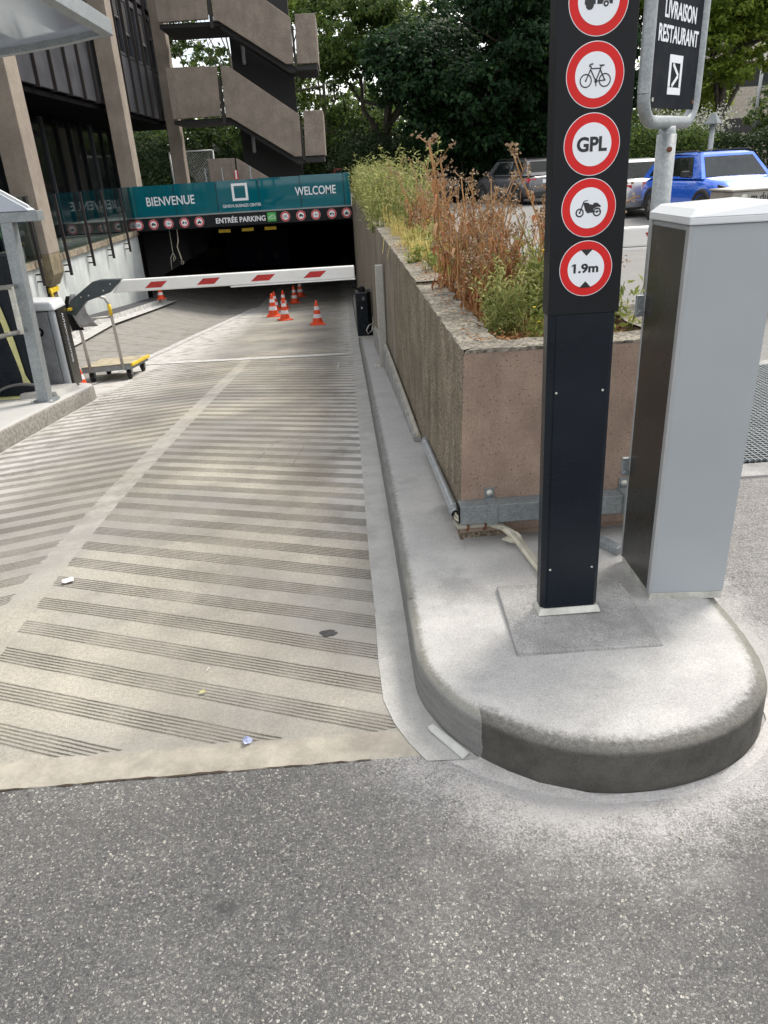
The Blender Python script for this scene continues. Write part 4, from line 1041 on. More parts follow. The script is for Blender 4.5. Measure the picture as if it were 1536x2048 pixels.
b.add(q, [(4, 5, 6, 7), (0, 1, 5, 4), (1, 2, 6, 5), (2, 3, 7, 6), (3, 0, 4, 7)])
b.build("lid", 'cab_light', cbt, bevel=.004)
for z in (1.13, .55):
    v = BL
    b = MB(); b.box(v.x-.030, v.x-.004, v.y-.004, v.y+.012, z-.035, z+.035); b.tube([(v.x-.018, v.y-.012, z-.022), (v.x-.018, v.y+.01, z-.022)], .010, 8); b.tube([(v.x-.018, v.y-.0055, z+.018), (v.x-.018, v.y-.002, z+.018)], .006, 8); b.build("hinge", 'galv', cbt, bevel=.002)
rl = thing("steel_rail", "bent galvanised rail on the pavement between the totem and the grey cabinet", "rail", (.95, 2.6, .16))
b = MB(); b.hexa([(.90, 2.705, .152), (.945, 2.70, .152), (1.02, 2.56, .152), (.99, 2.53, .152), (.90, 2.705, .185), (.945, 2.70, .185), (1.02, 2.56, .185), (.99, 2.53, .185)]); b.hexa([(.885, 2.72, .19), (.915, 2.66, .188), (.965, 2.70, .188), (.94, 2.75, .19), (.885, 2.72, .225), (.915, 2.66, .20), (.965, 2.70, .205), (.94, 2.75, .23)]); b.build("rail", 'galv', rl, bevel=.003)

# ================================================================ DELIVERY SIGN
dsg = thing("delivery_sign", "black panel lettered LIVRAISON RESTAURANT in a round tube frame on a galvanised pole", "sign", (1.425, 3.5, 0))
PX = Vector((1.425, 3.5, 0)); ax = Vector((.69, .72, 0)).normalized()
b = MB(); b.tube([(1.425, 3.5, 0), (1.425, 3.5, 1.66)], .041, 20); b.build("pole", 'galv', dsg)
hw = .275; zb, ztp = 1.705, 2.55
path = []
def fp(a, z): return PX+ax*a+Vector((0, 0, z))
rc = .10
for k in range(9):
    t = math.pi*(1+.5*k/8); path.append(fp(-hw+rc+rc*math.cos(t), zb+rc+rc*math.sin(t)))
for k in range(9):
    t = math.pi*(1.5+.5*k/8); path.append(fp(hw-rc+rc*math.cos(t), zb+rc+rc*math.sin(t)))
for k in range(9):
    t = math.pi*(.5*k/8); path.append(fp(hw-rc+rc*math.cos(t), ztp-rc+rc*math.sin(t)))
for k in range(9):
    t = math.pi*(.5+.5*k/8); path.append(fp(-hw+rc+rc*math.cos(t), ztp-rc+rc*math.sin(t)))
path.append(path[0])
b = MB(); b.tube(path, .0255, 14, caps=False); b.build("frame", 'galv', dsg)
b = MB(); b.tube([fp(0, 1.62), fp(0, 1.69)], [.041, .033], 16); b.build("weld_collar", 'galv', dsg)
FS = Fr(fp(-.240, 1.755)+Vector((.72, -.69, 0))*.012, ax, (0, 0, 1))
b = MB(); FS.rect(b, 0, .48, 0, .70, -.006, 0); pq = b.build("panel", 'signpanel', dsg, bevel=.001)
text("lettering", "LIVRAISON", FS, .24, .345, .33, .060, 0, 'white', pq, bold=.02)
text("lettering", "RESTAURANT", FS, .24, .263, .42, .060, 0, 'white', pq, bold=.02)
b = MB(); ex0, ex1, ey0, ey1 = .165, .305, .052, .195
FS.rect(b, ex0, ex1, ey0, ey0+.026, 0, .001); FS.rect(b, ex0, ex1, ey1-.028, ey1, 0, .001); FS.rect(b, ex0, ex0+.022, ey0+.028, ey1-.028, 0, .001); FS.rect(b, ex1-.022, ex1, ey0+.028, ey1-.028, 0, .001)
FS.line(b, [(.207, .163), (.268, .122), (.207, .083)], .014, 0, .001); b.build("arrow_emblem", 'white', pq)
for x, m_ in ((.022, 'alu'), (.458, 'rust')):
    b = MB(); FS.disc(b, x, .030, .008, 0, .003, n=14); b.build("bolt", m_, pq)
b = MB()
for s_ in (-1, 1): b.tube([fp(s_*.237, 1.745), fp(s_*.26, 1.755)], .008, 6)
b.build("bracket", 'galv', dsg)
b = MB(); b.lathe([(.0, -.046), (.011, -.046), (.011, -.03)], 12, (1.425, 3.5, 1.60), 'y'); b.build("bolt", 'rust', dsg)

# ================================================================ STEEL BOLLARD, BLACK TERMINAL
bo = thing("bollard", "slim square stainless steel post on a bolted plate beside the ramp wall", "bollard", (.335, 7.74, zr(7.74)+.152))
zb = zr(7.74)+.153
b = MB(); b.box(.297, .377, 7.70, 7.78, zb+.008, .70); b.build("post", 'steel', bo, bevel=.006)
b = MB(); b.box(.299, .375, 7.702, 7.778, .701, .712); b.build("cap", 'alu', bo, bevel=.002)
b = MB(); b.box(.235, .40, 7.66, 7.82, zb-.002, zb+.010); b.build("base_plate", 'steel', bo)
for x in (.252, .386):
    for y in (7.68, 7.80):
        b = MB(); b.lathe([(.010, 0), (.010, .012), (.005, .014), (.005, .026), (0, .026)], 8, (x, y, zb+.010), 'z'); b.build("bolt", 'alu', bo)
zk = zr(11.1)+.152
bk = thing("ticket_terminal", "black box terminal with a small camera on top against the ramp wall", "terminal", (.25, 11.2, zk))
b = MB(); b.box(.118, .30, 11.1, 11.45, zk+.02, -.04); b.build("body", 'totem', bk, bevel=.015)
b = MB(); b.hexa([(.302, 11.11, zk+.02), (.345, 11.16, zk+.02), (.345, 11.45, zk+.02), (.302, 11.45, zk+.02), (.302, 11.11, -.045), (.345, 11.16, -.045), (.345, 11.45, -.045), (.302, 11.45, -.045)]); b.build("side_panel", 'black', bk)
b = MB(); b.box(.115, .347, 11.095, 11.45, zk-.002, zk+.018); b.build("plinth", 'alu', bk)
b = MB(); b.box(.145, .205, 11.094, 11.1, -.16, -.09); b.build("screen", 'blackglass', bk)
b = MB(); b.box(.215, .255, 11.093, 11.1, -.15, -.10); b.build("keypad", 'louvre', bk)
b = MB(); b.box(.196, .210, 11.094, 11.1, -.27, -.245); b.build("label_plate", 'white', bk)
b = MB(); b.lathe([(0, .075), (.03, .07), (.05, .045), (.055, .0)], 16, (.22, 11.2, -.04)); b.tube([(.17, 11.2, -.01), (.06, 11.15, .06)], .013, 8); b.build("camera", 'black', bk)
b = MB(); b.tube([(.345, 11.2, zk+.30), (.36, 11.12, zk+.22), (.33, 11.05, zk+.10), (.27, 11.04, zk+.06), (.25, 11.04, zk+.12), (.29, 11.05, zk+.18), (.35, 11.1, zk+.2)], .009, 7); b.build("cable", 'alu', bk)

# ================================================================ TRAFFIC CONES
cn_ = thing("traffic_cone", "orange and white cone, nearest one alone on the right of the ramp", "traffic cone", (-.64, 15.5, zr(15.5)), .2, "orange traffic cones on the ramp")
b = MB(); b.box(-.145, .145, -.145, .145, 0, .03); b.build("base", 'orange', cn_, local=True, bevel=.012)
prf = lambda z: .112-(z-.03)*(.112-.022)/.44
b = MB(); zs = [.03, .05, .13, .22, .30, .385, .47]
b.lathe([(.118, .03)]+[(prf(z), z) for z in zs]+[(.018, .485), (0, .486)], 22); b.build("cone_body", 'orange', cn_, local=True)
for z0, z1 in ((.145, .225), (.305, .375)):
    b = MB(); b.lathe([(prf(z0)+.003, z0), (prf(z1)+.003, z1)], 22); b.build("reflective_band", 'conewhite', cn_, local=True)
for x, y, lab, sc_ in [(-1.431, 17.1, "orange and white cone, front one of the cluster in the middle of the ramp", 1.0), (-1.80, 18.3, "orange and white cone just left of the front cone of the cluster", 1.12),
                  (-1.92, 20.2, "orange and white cone mostly hidden behind its neighbour at the left of the cluster", 1.), (-1.72, 20.6, "orange and white cone in the middle of the cluster on the ramp", 1.),
                  (-1.53, 22.2, "orange and white cone under the barrier boom in the garage entrance", 1.), (-1.42, 23.4, "farthest orange cone in the shade inside the garage entrance", 1.),
                  (-4.95, 20.6, "orange and white cone at the far left by the walkway kerb", .8), (-3.22, 8.75, "orange and white cone half hidden behind the grey barrier cabinet and the trolley", .75)]:
    copy_thing(cn_, (x, y, zr2(x, y)+(.13 if x < -4.8 else .002)), .3+x, sc_, lab)

# ================================================================ LEFT BARRIER
zc = zi(7.75)
lb = thing("barrier", "grey barrier cabinet with a long white boom with red stripes lying across the ramp", "barrier", (-3.0, 7.8, zc))
b = MB(); b.box(-3.20, -2.97, 7.63, 7.92, zc, zc+.79); b.build("cabinet", 'cab_side', lb, bevel=.006)
b = MB(); b.box(-2.968, -2.905, 7.625, 7.70, zc, zc+.80); b.build("corner_profile", 'cab', lb, bevel=.02)
b = MB(); b.box(-2.966, -2.885, 7.701, 7.94, zc+.01, zc+.80); b.build("front_panel", 'cab_dark', lb, bevel=.004)
b = MB(); b.hexa([(-3.22, 7.61, zc+.805), (-2.875, 7.61, zc+.80), (-2.875, 7.96, zc+.80), (-3.22, 7.96, zc+.805), (-3.20, 7.63, zc+.90), (-2.91, 7.63, zc+.885), (-2.91, 7.95, zc+.885), (-3.20, 7.95, zc+.90)]); b.build("lid", 'cab_light', lb, bevel=.022)
b = MB(); FB = Fr((-3.20, 7.63, zc), (1, 0, 0), (0, 0, 1)); FB.ring(b, .115, .60, .027, .045, 0, .006, n=28); FB.disc(b, .115, .60, .027, 0, .003, n=24); q = b.build("round_badge", 'black', lb)
b = MB(); FB.rect(b, .10, .13, .585, .615, .003, .005); b.build("badge_emblem", 'cab_edge', q)
FBx = Fr((-2.884, 7.70, zc), (0, 1, 0), (0, 0, 1))
text("lettering", "AUTOMATICSYSTEMS", FBx, .10, .50, .50, .040, .0, 'white', lb, rot=-math.pi/2)
b = MB()
YA = 8.03
def ap(x, z, y=YA): return (x, y, z)
b.prism([ap(-2.92, .40), ap(-2.86, .52), ap(-2.60, .69), ap(-2.52, .705), ap(-2.30, .70), ap(-2.44, .575), ap(-2.70, .50), ap(-2.84, .36)], (0, .09, 0)); q = b.build("boom_bracket", 'armgrey', lb, bevel=.008)
for x, z in ((-2.74, .55), (-2.66, .56), (-2.50, .60), (-2.42, .66)):
    b2 = MB(); b2.lathe([(0, -.005), (.008, -.005), (.008, 0)], 10, (x, YA, z), 'y'); b2.build("rivet", 'alu', q)
b = MB(); b.box(-2.88, -2.85, 7.95, 8.02, .43, .455); b.build("pivot", 'yellow', lb)
bm = [(-2.45, .567, .688), (-1.05, .565, .685), (.095, .565, .684)]
b = MB(); b.prism([ap(-2.42, .566, 8.045), ap(.095, .562, 8.045), ap(.095, .685, 8.045), ap(-2.31, .69, 8.045)], (0, .065, 0)); boom = b.build("boom", 'armwhite', lb, bevel=.012)
b = MB(); b.box(-1.20, .10, 8.035, 8.12, .548, .562); b.build("lower_rail", 'armwhite', boom, bevel=.004)
for a0, a1 in ((-2.08, -1.88), (-1.545, -1.335), (-.985, -.765), (-.44, -.235)):
    b = MB(); b.prism([ap(a0, .595, 8.0435), ap(a1-.03, .595, 8.0435), ap(a1+.04, .655, 8.0435), ap(a0+.075, .655, 8.0435)], (0, .001, 0)); b.build("red_stripe", 'armred', boom)
b = MB(); b.box(.095, .112, 8.04, 8.115, .545, .575); b.build("end_foot", 'black', boom)

# ================================================================ PAY STATION SHELTER ON THE LEFT ISLAND
sh = thing("low_shelter", "low galvanised steel shelter frame with handrails and a sloping glass top on the left island", "shelter", (-2.86, 6.87, zi(6.87)))
z6 = zi(6.87)
b = MB(); b.hexa([(-2.93, 6.82, z6+.01), (-2.83, 6.82, z6+.01), (-2.83, 6.94, z6+.01), (-2.93, 6.94, z6+.01), (-2.86, 6.82, 1.36), (-2.76, 6.82, 1.36), (-2.76, 6.94, 1.36), (-2.86, 6.94, 1.36)]); b.build("post", 'galv', sh, bevel=.005)
b = MB(); b.box(-2.99, -2.78, 6.78, 6.98, z6-.002, z6+.012); q = b.build("base_plate", 'galv', sh)
for x in (-2.97, -2.80):
    b2 = MB(); b2.lathe([(.012, 0), (.012, .015), (0, .018)], 8, (x, 6.80, z6+.012)); b2.build("bolt", 'alu', q)
b = MB(); b.box(-3.9, -2.53, 6.81, 6.95, 1.345, 1.425); b.build("top_beam", 'galv', sh, bevel=.004)
b = MB(); b.hexa([(-3.9, 6.80, 1.43), (-2.60, 6.80, 1.43), (-2.60, 6.97, 1.43), (-3.9, 6.97, 1.43), (-3.9, 6.80, 2.30), (-2.62, 6.80, 1.445), (-2.62, 6.97, 1.445), (-3.9, 6.97, 2.30)][:8]); b.build("glass_top", 'roofglass', sh)
b = MB(); b.hexa([(-3.9, 6.79, 2.30), (-2.585, 6.79, 1.445), (-2.585, 6.83, 1.445), (-3.9, 6.83, 2.30), (-3.9, 6.79, 2.325), (-2.585, 6.79, 1.467), (-2.585, 6.83, 1.467), (-3.9, 6.83, 2.325)]); b.build("edge_strip", 'cab_light', sh)
for a, c in (((-3.25, 5.3, .95), (-2.86, 6.80, .835)), ((-3.36, 5.3, .52), (-2.88, 6.80, .455))):
    b = MB(); b.tube([a, c], .021, 12); b.build("handrail", 'polished', sh)
b = MB(); b.hexa([(-2.90, 6.72, .44), (-2.86, 6.72, .44), (-2.86, 6.75, .44), (-2.90, 6.75, .44), (-2.89, 6.72, .84), (-2.85, 6.72, .84), (-2.85, 6.75, .84), (-2.89, 6.75, .84)]); b.build("connecting_bar", 'alu', sh)
pt = thing("pay_terminal", "big black panel of a payment terminal behind the handrails on the left island", "terminal", (-3.3, 7.25, zi(7.25)))
z7 = zi(7.3)
b = MB(); b.hexa([(-3.9, 7.2, z7+.03), (-3.10, 7.2, z7+.03), (-3.10, 7.5, z7+.03), (-3.9, 7.5, z7+.03), (-3.9, 7.2, 1.06), (-3.02, 7.2, 1.06), (-3.02, 7.5, 1.06), (-3.9, 7.5, 1.06)]); b.build("body", 'totem', pt, bevel=.015)
b = MB(); b.hexa([(-3.055, 7.19, z7), (-3.02, 7.19, z7), (-3.02, 7.23, z7), (-3.055, 7.23, z7), (-2.975, 7.19, 1.10), (-2.94, 7.19, 1.10), (-2.94, 7.23, 1.10), (-2.975, 7.23, 1.10)]); b.build("corner_post", 'black', pt)
b = MB(); b.box(-3.95, -3.06, 7.15, 7.5, z7-.002, z7+.028); b.build("plinth", 'tape', pt)
tp = thing("tape_strip", "pale yellow masking tape hanging down the black pay terminal", "tape", (-3.2, 7.18, .4))
b = MB(); zz = [.86, .7, .5, .3, .1, -.02, -.12]; xx = [-3.255, -3.235, -3.21, -3.185, -3.165, -3.155, -3.14]; ww = [.02, .022, .027, .030, .022, .02, .035]
vs = []
for z, x, w_ in zip(zz, xx, ww): vs += [(x-w_, 7.185, z), (x+w_, 7.18, z), (x+w_, 7.187, z), (x-w_, 7.192, z)]
b.add(vs, [(4*i+k, 4*i+(k+1) % 4, 4*i+4+(k+1) % 4, 4*i+4+k) for i in range(6) for k in range(4)]); b.build("tape", 'tape', tp)
lc = thing("grey_cable", "grey cable arching along the foot of the black pay terminal", "cable", (-3.1, 7.1, z7))
b = MB(); b.tube([(-3.16+.29*math.cos(a), 7.05+.04*math.sin(a), z7+.02+.15*math.sin(a)) for a in [math.pi*(1-k/14) for k in range(15)]], .013, 8); b.build("cable", 'louvre', lc)
sl = thing("steel_ramp_plate", "pale flat concrete wedge between the shelter post and the left barrier cabinet", "slab", (-2.95, 7.3, zi(7.3)))
b = MB(); b.hexa([(-3.2, 7.08, zi(7.08)-.01), (-2.83, 7.08, zi(7.08)-.01), (-2.80, 7.60, zi(7.6)-.01), (-3.2, 7.60, zi(7.6)-.01), (-3.2, 7.10, zi(7.1)+.05), (-2.86, 7.12, zi(7.1)+.05), (-2.83, 7.59, zi(7.6)+.06), (-3.2, 7.59, zi(7.6)+.06)]); b.build("wedge", 'gutter', sl, bevel=.006)
cp = thing("canopy", "galvanised canopy with a translucent curved sheet over the lane at the top left", "canopy", (-3.4, 6.5, zi(6.5)))
cx_ = [-1.75, -2.05, -2.35, -2.65, -2.95, -3.25, -3.55]; cz_ = [2.675, 2.628, 2.592, 2.566, 2.548, 2.54, 2.54]
def arch(y0, y1, dz0, dz1, name, mat, par, bev=0):
    b = MB(); vs = []
    for x, z in zip(cx_, cz_): vs += [(x, y0, z+dz0), (x, y1, z+dz0), (x, y1, z+dz1), (x, y0, z+dz1)]
    nn = len(cx_)
    b.add(vs, [(4*i+k, 4*i+(k+1) % 4, 4*i+4+(k+1) % 4, 4*i+4+k) for i in range(nn-1) for k in range(4)]+[(3, 2, 1, 0), (4*nn-4, 4*nn-3, 4*nn-2, 4*nn-1)]); return b.build(name, mat, par, bevel=bev)
arch(6.96, 7.05, -.015, .085, "arched_beam", 'galv', cp); arch(3.4, 6.955, .030, .038, "translucent_sheet", 'roofglass', cp)
arch(5.15, 5.23, -.045, .028, "arched_beam", 'galv', cp)
b = MB(); b.hexa([(-1.76, 3.4, 2.64), (-1.70, 3.4, 2.66), (-1.70, 7.04, 2.66), (-1.76, 7.04, 2.64), (-1.76, 3.4, 2.76), (-1.70, 3.4, 2.77), (-1.70, 7.04, 2.77), (-1.76, 7.04, 2.76)]); b.build("eaves_beam", 'galv', cp, bevel=.004)
for y in (4.2, 6.6):
    b = MB(); b.box(-3.62, -3.52, y-.05, y+.05, zi(y), 2.6); b.build("post", 'galv', cp)

# ================================================================ HAND TROLLEY
tz = zr(9.4)
tr = thing("platform_trolley", "steel platform trolley with worn plywood deck, yellow bumper and tube handle on the ramp", "trolley", (-2.95, 9.65, tz))
W_ = .58; D_ = .90
a0 = math.atan2(.30, .50)
fwd = Vector((-.03, 1, 0)).normalized(); sd_ = Vector((1, .26, 0)).normalized()
O = Vector((-3.29, 9.10, 0))
def tpnt(a, b_, z): v = O+sd_*a+fwd*b_; return (v.x, v.y, zr(v.y)+z)
def tbox(b, a0, a1, b0, b1, z0, z1): return b.hexa([tpnt(a0, b0, z0), tpnt(a1, b0, z0), tpnt(a1, b1, z0), tpnt(a0, b1, z0), tpnt(a0, b0, z1), tpnt(a1, b0, z1), tpnt(a1, b1, z1), tpnt(a0, b1, z1)])
b = tbox(MB(), 0, W_, 0, D_, .19, .205); b.build("deck", 'plywood', tr)
b = tbox(MB(), 0, W_, 0, .03, .13, .20); tbox(b, 0, .03, .03, D_, .13, .188); tbox(b, W_-.03, W_, .03, D_, .13, .188); b.build("frame", 'galv_dark', tr)
b = tbox(MB(), W_, W_+.028, -.02, D_+.02, .165, .208); b.build("bumper", 'yellow', tr, bevel=.01)
b = MB(); hx0, hx1 = .10, .48
pts = [tpnt(hx0, .0, .15), tpnt(hx0, -.03, .6), tpnt(hx0, -.06, .93), tpnt(hx0+.03, -.065, 1.00), tpnt(hx0+.09, -.07, 1.03), tpnt(hx1-.09, -.07, 1.03), tpnt(hx1-.03, -.065, 1.0), tpnt(hx1, -.06, .93), tpnt(hx1, -.03, .6), tpnt(hx1, 0, .15)]
b.tube(pts, .019, 10); b.tube([tpnt(hx0, -.045, .78), tpnt(hx1, -.045, .78)], .013, 8); hd = b.build("handle", 'steel', tr)
b = MB(); b.tube(pts[3:5]+[tpnt(hx0+.13, -.07, 1.03)], .021, 10); b.tube([pts[7], tpnt(hx1, -.052, .80)], .0215, 10); b.build("paint_patch", 'yellow', hd)
for a, b_ in ((.08, .10), (W_-.06, .10), (.08, D_-.10), (W_-.06, D_-.10)):
    c = Vector(tpnt(a, b_, .062))
    b = MB(); b.lathe([(0, -.022), (.05, -.022), (.062, -.012), (.062, .012), (.05, .022), (0, .022)], 18, tuple(c), 'x'); wq = b.build("wheel", 'tyre', tr)
    b = MB(); b.box(c.x-.032, c.x-.026, c.y-.03, c.y+.03, c.z-.01, c.z+.075); b.box(c.x+.026, c.x+.032, c.y-.03, c.y+.03, c.z-.01, c.z+.075); b.box(c.x-.035, c.x+.035, c.y-.035, c.y+.035, c.z+.075, c.z+.085); b.build("fork", 'galv_dark', wq)
jk = thing("jacket", "grey and black work jacket hanging over the trolley handle", "jacket", Vector(tpnt(.06, -.08, .7)))
def cloth(pts, mat):
    b = MB(); vs = []; rows = len(pts); cols = 7
    for i, (l_, r_, z, dy) in enumerate(pts):
        for k in range(cols):
            t = k/(cols-1); q = tpnt(l_*(1-t)+r_*t, -.085+dy+.022*math.sin(t*9+i*.8), z); vs.append(q)
    n0 = len(vs); vs += [(x, y+.014, z) for x, y, z in vs]
    f = [(i*cols+k, i*cols+k+1, (i+1)*cols+k+1, (i+1)*cols+k) for i in range(rows-1) for k in range(cols-1)]
    f += [tuple(n0+q for q in g)[::-1] for g in f]
    ring = list(range(cols))+[i*cols+cols-1 for i in range(1, rows)]+[(rows-1)*cols+k for k in range(cols-2, -1, -1)]+[i*cols for i in range(rows-2, 0, -1)]
    f += [(ring[i], n0+ring[i], n0+ring[(i+1) % len(ring)], ring[(i+1) % len(ring)]) for i in range(len(ring))]
    b.add(vs, f, 0, True); return b.build("cloth", mat, jk)
cloth([(.09, .20, 1.07, -.01), (.05, .22, .96, -.02), (.06, .24, .85, -.03), (.10, .30, .74, -.04), (.13, .33, .69, -.04)], 'jacketgrey')
cloth([(.03, .14, 1.05, .02), (-.02, .11, .93, .01), (-.01, .12, .79, .0), (.02, .16, .655, .0)], 'black')
ym = thing("strap_clamp", "yellow and black strap clamp around the pier under the hanging column foot", "clamp", (-5.37, 14.3, -.12))
b = MB(); b.box(-5.65, -5.345, 14.20, 14.245, -.16, -.07); b.box(-5.375, -5.345, 14.245, 14.60, -.16, -.07); b.build("band", 'yellow', ym)
b = MB(); b.tube([(-5.36, 14.19, -.06), (-5.34, 14.18, -.2), (-5.30, 14.18, -.42), (-5.27, 14.18, -.62)], .022, 6); b.build("tail", 'yellow', ym)
b = MB(); b.tube([(-5.42, 14.19, -.04), (-5.40, 14.18, -.3), (-5.36, 14.18, -.5)], .016, 6); b.build("strap", 'black', ym)

# ================================================================ CARS
def car(name, label, col, loc, heading, L_=4.2, Wd=1.78, Hh=1.53, kind='suv', cat="car"):
    """car standing on its wheels; local +y is the front. heading: direction of travel (x, y)"""
    rz = math.atan2(-heading[0], heading[1])
    t = thing(name, label, cat, loc, rz)
    hw = Wd/2; h = L_/2
    suv = kind == 'suv'
    belt = Hh*(.665 if suv else .65); hood = Hh*(.665 if suv else .62); zb = .20 if suv else .17
    # lower body: stations from rear to front (y, half width, bottom, top)
    if suv: stn = [(-h, .80*hw, .42, .82*belt), (-h+.06, .94*hw, .28, belt*.96), (-h+.45, hw, zb, belt+.01), (-.2, hw, zb, belt), (h-1.15, hw, zb, belt+.01), (h-.75, .99*hw, zb, hood), (h-.30, .95*hw, zb+.02, hood*.93), (h-.06, .86*hw, .26, hood*.78), (h, .74*hw, .36, hood*.66)]
    else: stn = [(-h, .80*hw, .38, .70*belt), (-h+.05, .93*hw, .26, belt*1.0), (-h+.35, hw, zb, belt*1.04), (-h+.9, hw, zb, belt*1.02), (0, hw, zb, belt), (h-1.25, hw, zb, belt*.99), (h-.8, .99*hw, zb, hood*.95), (h-.30, .94*hw, zb+.02, hood*.84), (h-.05, .84*hw, .26, hood*.68), (h, .74*hw, .34, hood*.58)]
    b = MB(); vs = []; half = [(.0, 0), (.86, .0), (.97, .12), (1., .40), (.985, .66), (.95, .90), (.80, .985), (.4, 1.), (0, 1.)]
    for y, w_, z0, z1 in stn:
        p = [(u*w_, z0+(z1-z0)*v) for u, v in half]
        ringp = p+[(-x, z) for x, z in p[-2:0:-1]]
        vs += [(x, y, z) for x, z in ringp]
    k = 16
    f = [(i*k+j, i*k+(j+1) % k, (i+1)*k+(j+1) % k, (i+1)*k+j) for i in range(len(stn)-1) for j in range(k)]
    f += [tuple(range(k))[::-1], tuple((len(stn)-1)*k+j for j in range(k))]
    f = [q[::-1] for q in f]
    b.add(vs, f, 0, True); b.build("body", col, t, local=True, sub=1)
    # greenhouse
    if suv: yb0, yr0, yr1, yb1 = -h+.12, -h+.50, h-1.56, h-1.04
    else: yb0, yr0, yr1, yb1 = -h+.62, -h+1.20, h-2.15, h-1.25
    wb, wt = .915*hw, .70*hw; zt = Hh
    A, B, C_, D = (wb, yb1, belt-.03), (wt, yr1, zt-.05), (wt, yr0, zt-.06), (wb, yb0, belt-.03)
    b = MB(); vs = []
    for s_ in (1, -1): vs += [(s_*p[0], p[1], p[2]) for p in (A, B, C_, D)]
    b.add(vs, [(0, 3, 2, 1), (4, 5, 6, 7), (0, 1, 5, 4), (3, 7, 6, 2)])
    ym = (yr0+yr1)/2
    rt = [(s_*wt, y, z) for y, z in ((yr1, zt-.05), (ym, zt-.02), (yr0, zt-.06)) for s_ in (1, -1)] + [(s_*wt*.7, y, z) for y, z in ((yr1-.06, zt-.012), (ym, zt+.008), (yr0+.06, zt-.02)) for s_ in (1, -1)]
    b.add(rt, [(0, 2, 8, 6), (2, 4, 10, 8), (1, 7, 9, 3), (3, 9, 11, 5), (6, 8, 9, 7), (8, 10, 11, 9), (0, 6, 7, 1), (4, 5, 11, 10)], 0, True)
    b.build("roof", col, t, local=True)
    def quadpane(P4, u0, u1, v0, v1, off, name, mat, par=t, th=.006):
        """pane on the quad P0 P1 P2 P3 (bilinear) pushed out by off"""
        P4 = [Vector(p) for p in P4]
        bl = lambda u, v: (P4[0]*(1-u)+P4[1]*u)*(1-v)+(P4[3]*(1-u)+P4[2]*u)*v
        nr = (P4[1]-P4[0]).cross(P4[3]-P4[0]).normalized()
        q = [bl(u, v)+nr*off for u, v in ((u0, v0), (u1, v0), (u1, v1), (u0, v1))]
        b = MB(); b.prism(q, nr*th); return b.build(name, mat, par, local=True, bevel=.002)
    m = lambda p: (-p[0], p[1], p[2])
    quadpane([m(A)[:], A, B, m(B)][::1] if False else [A, m(A), m(B), B], .06, .94, .06, .90, .002, "windscreen", 'screen')
    quadpane([m(D), D, C_, m(C_)], .08, .92, .22 if suv else .08, .93, .002, "rear_window", 'carglass')
    for s_ in (1, -1):
        q = [D, A, B, C_] if s_ == 1 else [m(A), m(D), m(C_), m(B)]
        for u0, u1 in (((.10, .42), (.45, .86)) if s_ == 1 else ((.14, .55), (.58, .90))):
            quadpane(q, u0, u1, .10, .92, .002, "side_window", 'carglass')
    # wheels
    rw_ = .335 if suv else .31
    for yy in (-h+.82, h-.86):
        for s_ in (1, -1):
            b = MB(); b.lathe([(rw_*.55, -.10), (rw_*.93, -.105), (rw_, -.08), (rw_, .08), (rw_*.93, .105), (rw_*.60, .10)], 24, (s_*(hw-.105), yy, rw_), 'x'); wq = b.build("wheel", 'tyre', t, local=True)
            b = MB(); xo = s_*(hw-.012); b.lathe([(0, 0), (rw_*.2, .0), (rw_*.64, .002*s_)], 20, (xo-s_*.004, yy, rw_), 'x')
            b.build("rim", 'rim', wq, local=True)
            b = MB()
            for q in range(5):
                a = q*2*math.pi/5+.3; c0, c1 = math.cos(a), math.sin(a); n0, n1 = -c1, c0
                pp = [(c0*rw_*.22+n0*.03, c1*rw_*.22+n1*.03), (c0*rw_*.60+n0*.075, c1*rw_*.60+n1*.075), (c0*rw_*.60-n0*.02, c1*rw_*.60-n1*.02)]
                b.prism([(xo+s_*.002, yy+u, rw_+v) for u, v in pp], (s_*.003, 0, 0))
            b.build("rim_gap", 'plastic', wq, local=True)
            b = MB(); n_ = 20; vs = []
            for q in range(n_+1):
                a = math.pi*(-.06+1.12*q/n_)
                for r_, dx in ((rw_*1.0, -.03), (rw_*1.06, .008), (rw_*(1.30 if suv else 1.10), .010), (rw_*(1.34 if suv else 1.13), -.03)): vs.append((s_*(hw+dx), yy+math.cos(a)*r_, rw_+math.sin(a)*r_))
            b.add(vs, [(4*i+j, 4*i+j+1, 4*i+5+j, 4*i+4+j) for i in range(n_) for j in range(3)], 0, True); b.build("wheel_arch", 'plastic', t, local=True)
    b = MB()
    for s_ in (1, -1): b.box(*sorted((s_*(hw-.05), s_*(hw+.006))), -h+1.25, h-1.28, zb-.02, zb+.13)
    b.build("sill", 'plastic' if suv else col, t, local=True, bevel=.02)
    # front
    zf = hood*.70
    for s_ in (1, -1):
        b = MB(); b.hexa([(s_*.56*hw, h-.075, zf-.02), (s_*.88*hw, h-.17, zf+.0), (s_*.90*hw, h-.36, zf+.04), (s_*.56*hw, h-.3, zf), (s_*.56*hw, h-.085, zf+.09), (s_*.87*hw, h-.20, zf+.14), (s_*.89*hw, h-.40, zf+.17), (s_*.56*hw, h-.3, zf+.1)][::1]); q = b.build("headlight", 'plastic', t, local=True, bevel=.01)
        b = MB(); b.lathe([(0, .0), (.05, .0), (.05, -.03)], 14, (s_*.72*hw, h-.118, zf+.045), 'y'); b.build("lens", 'lamp', q, local=True)
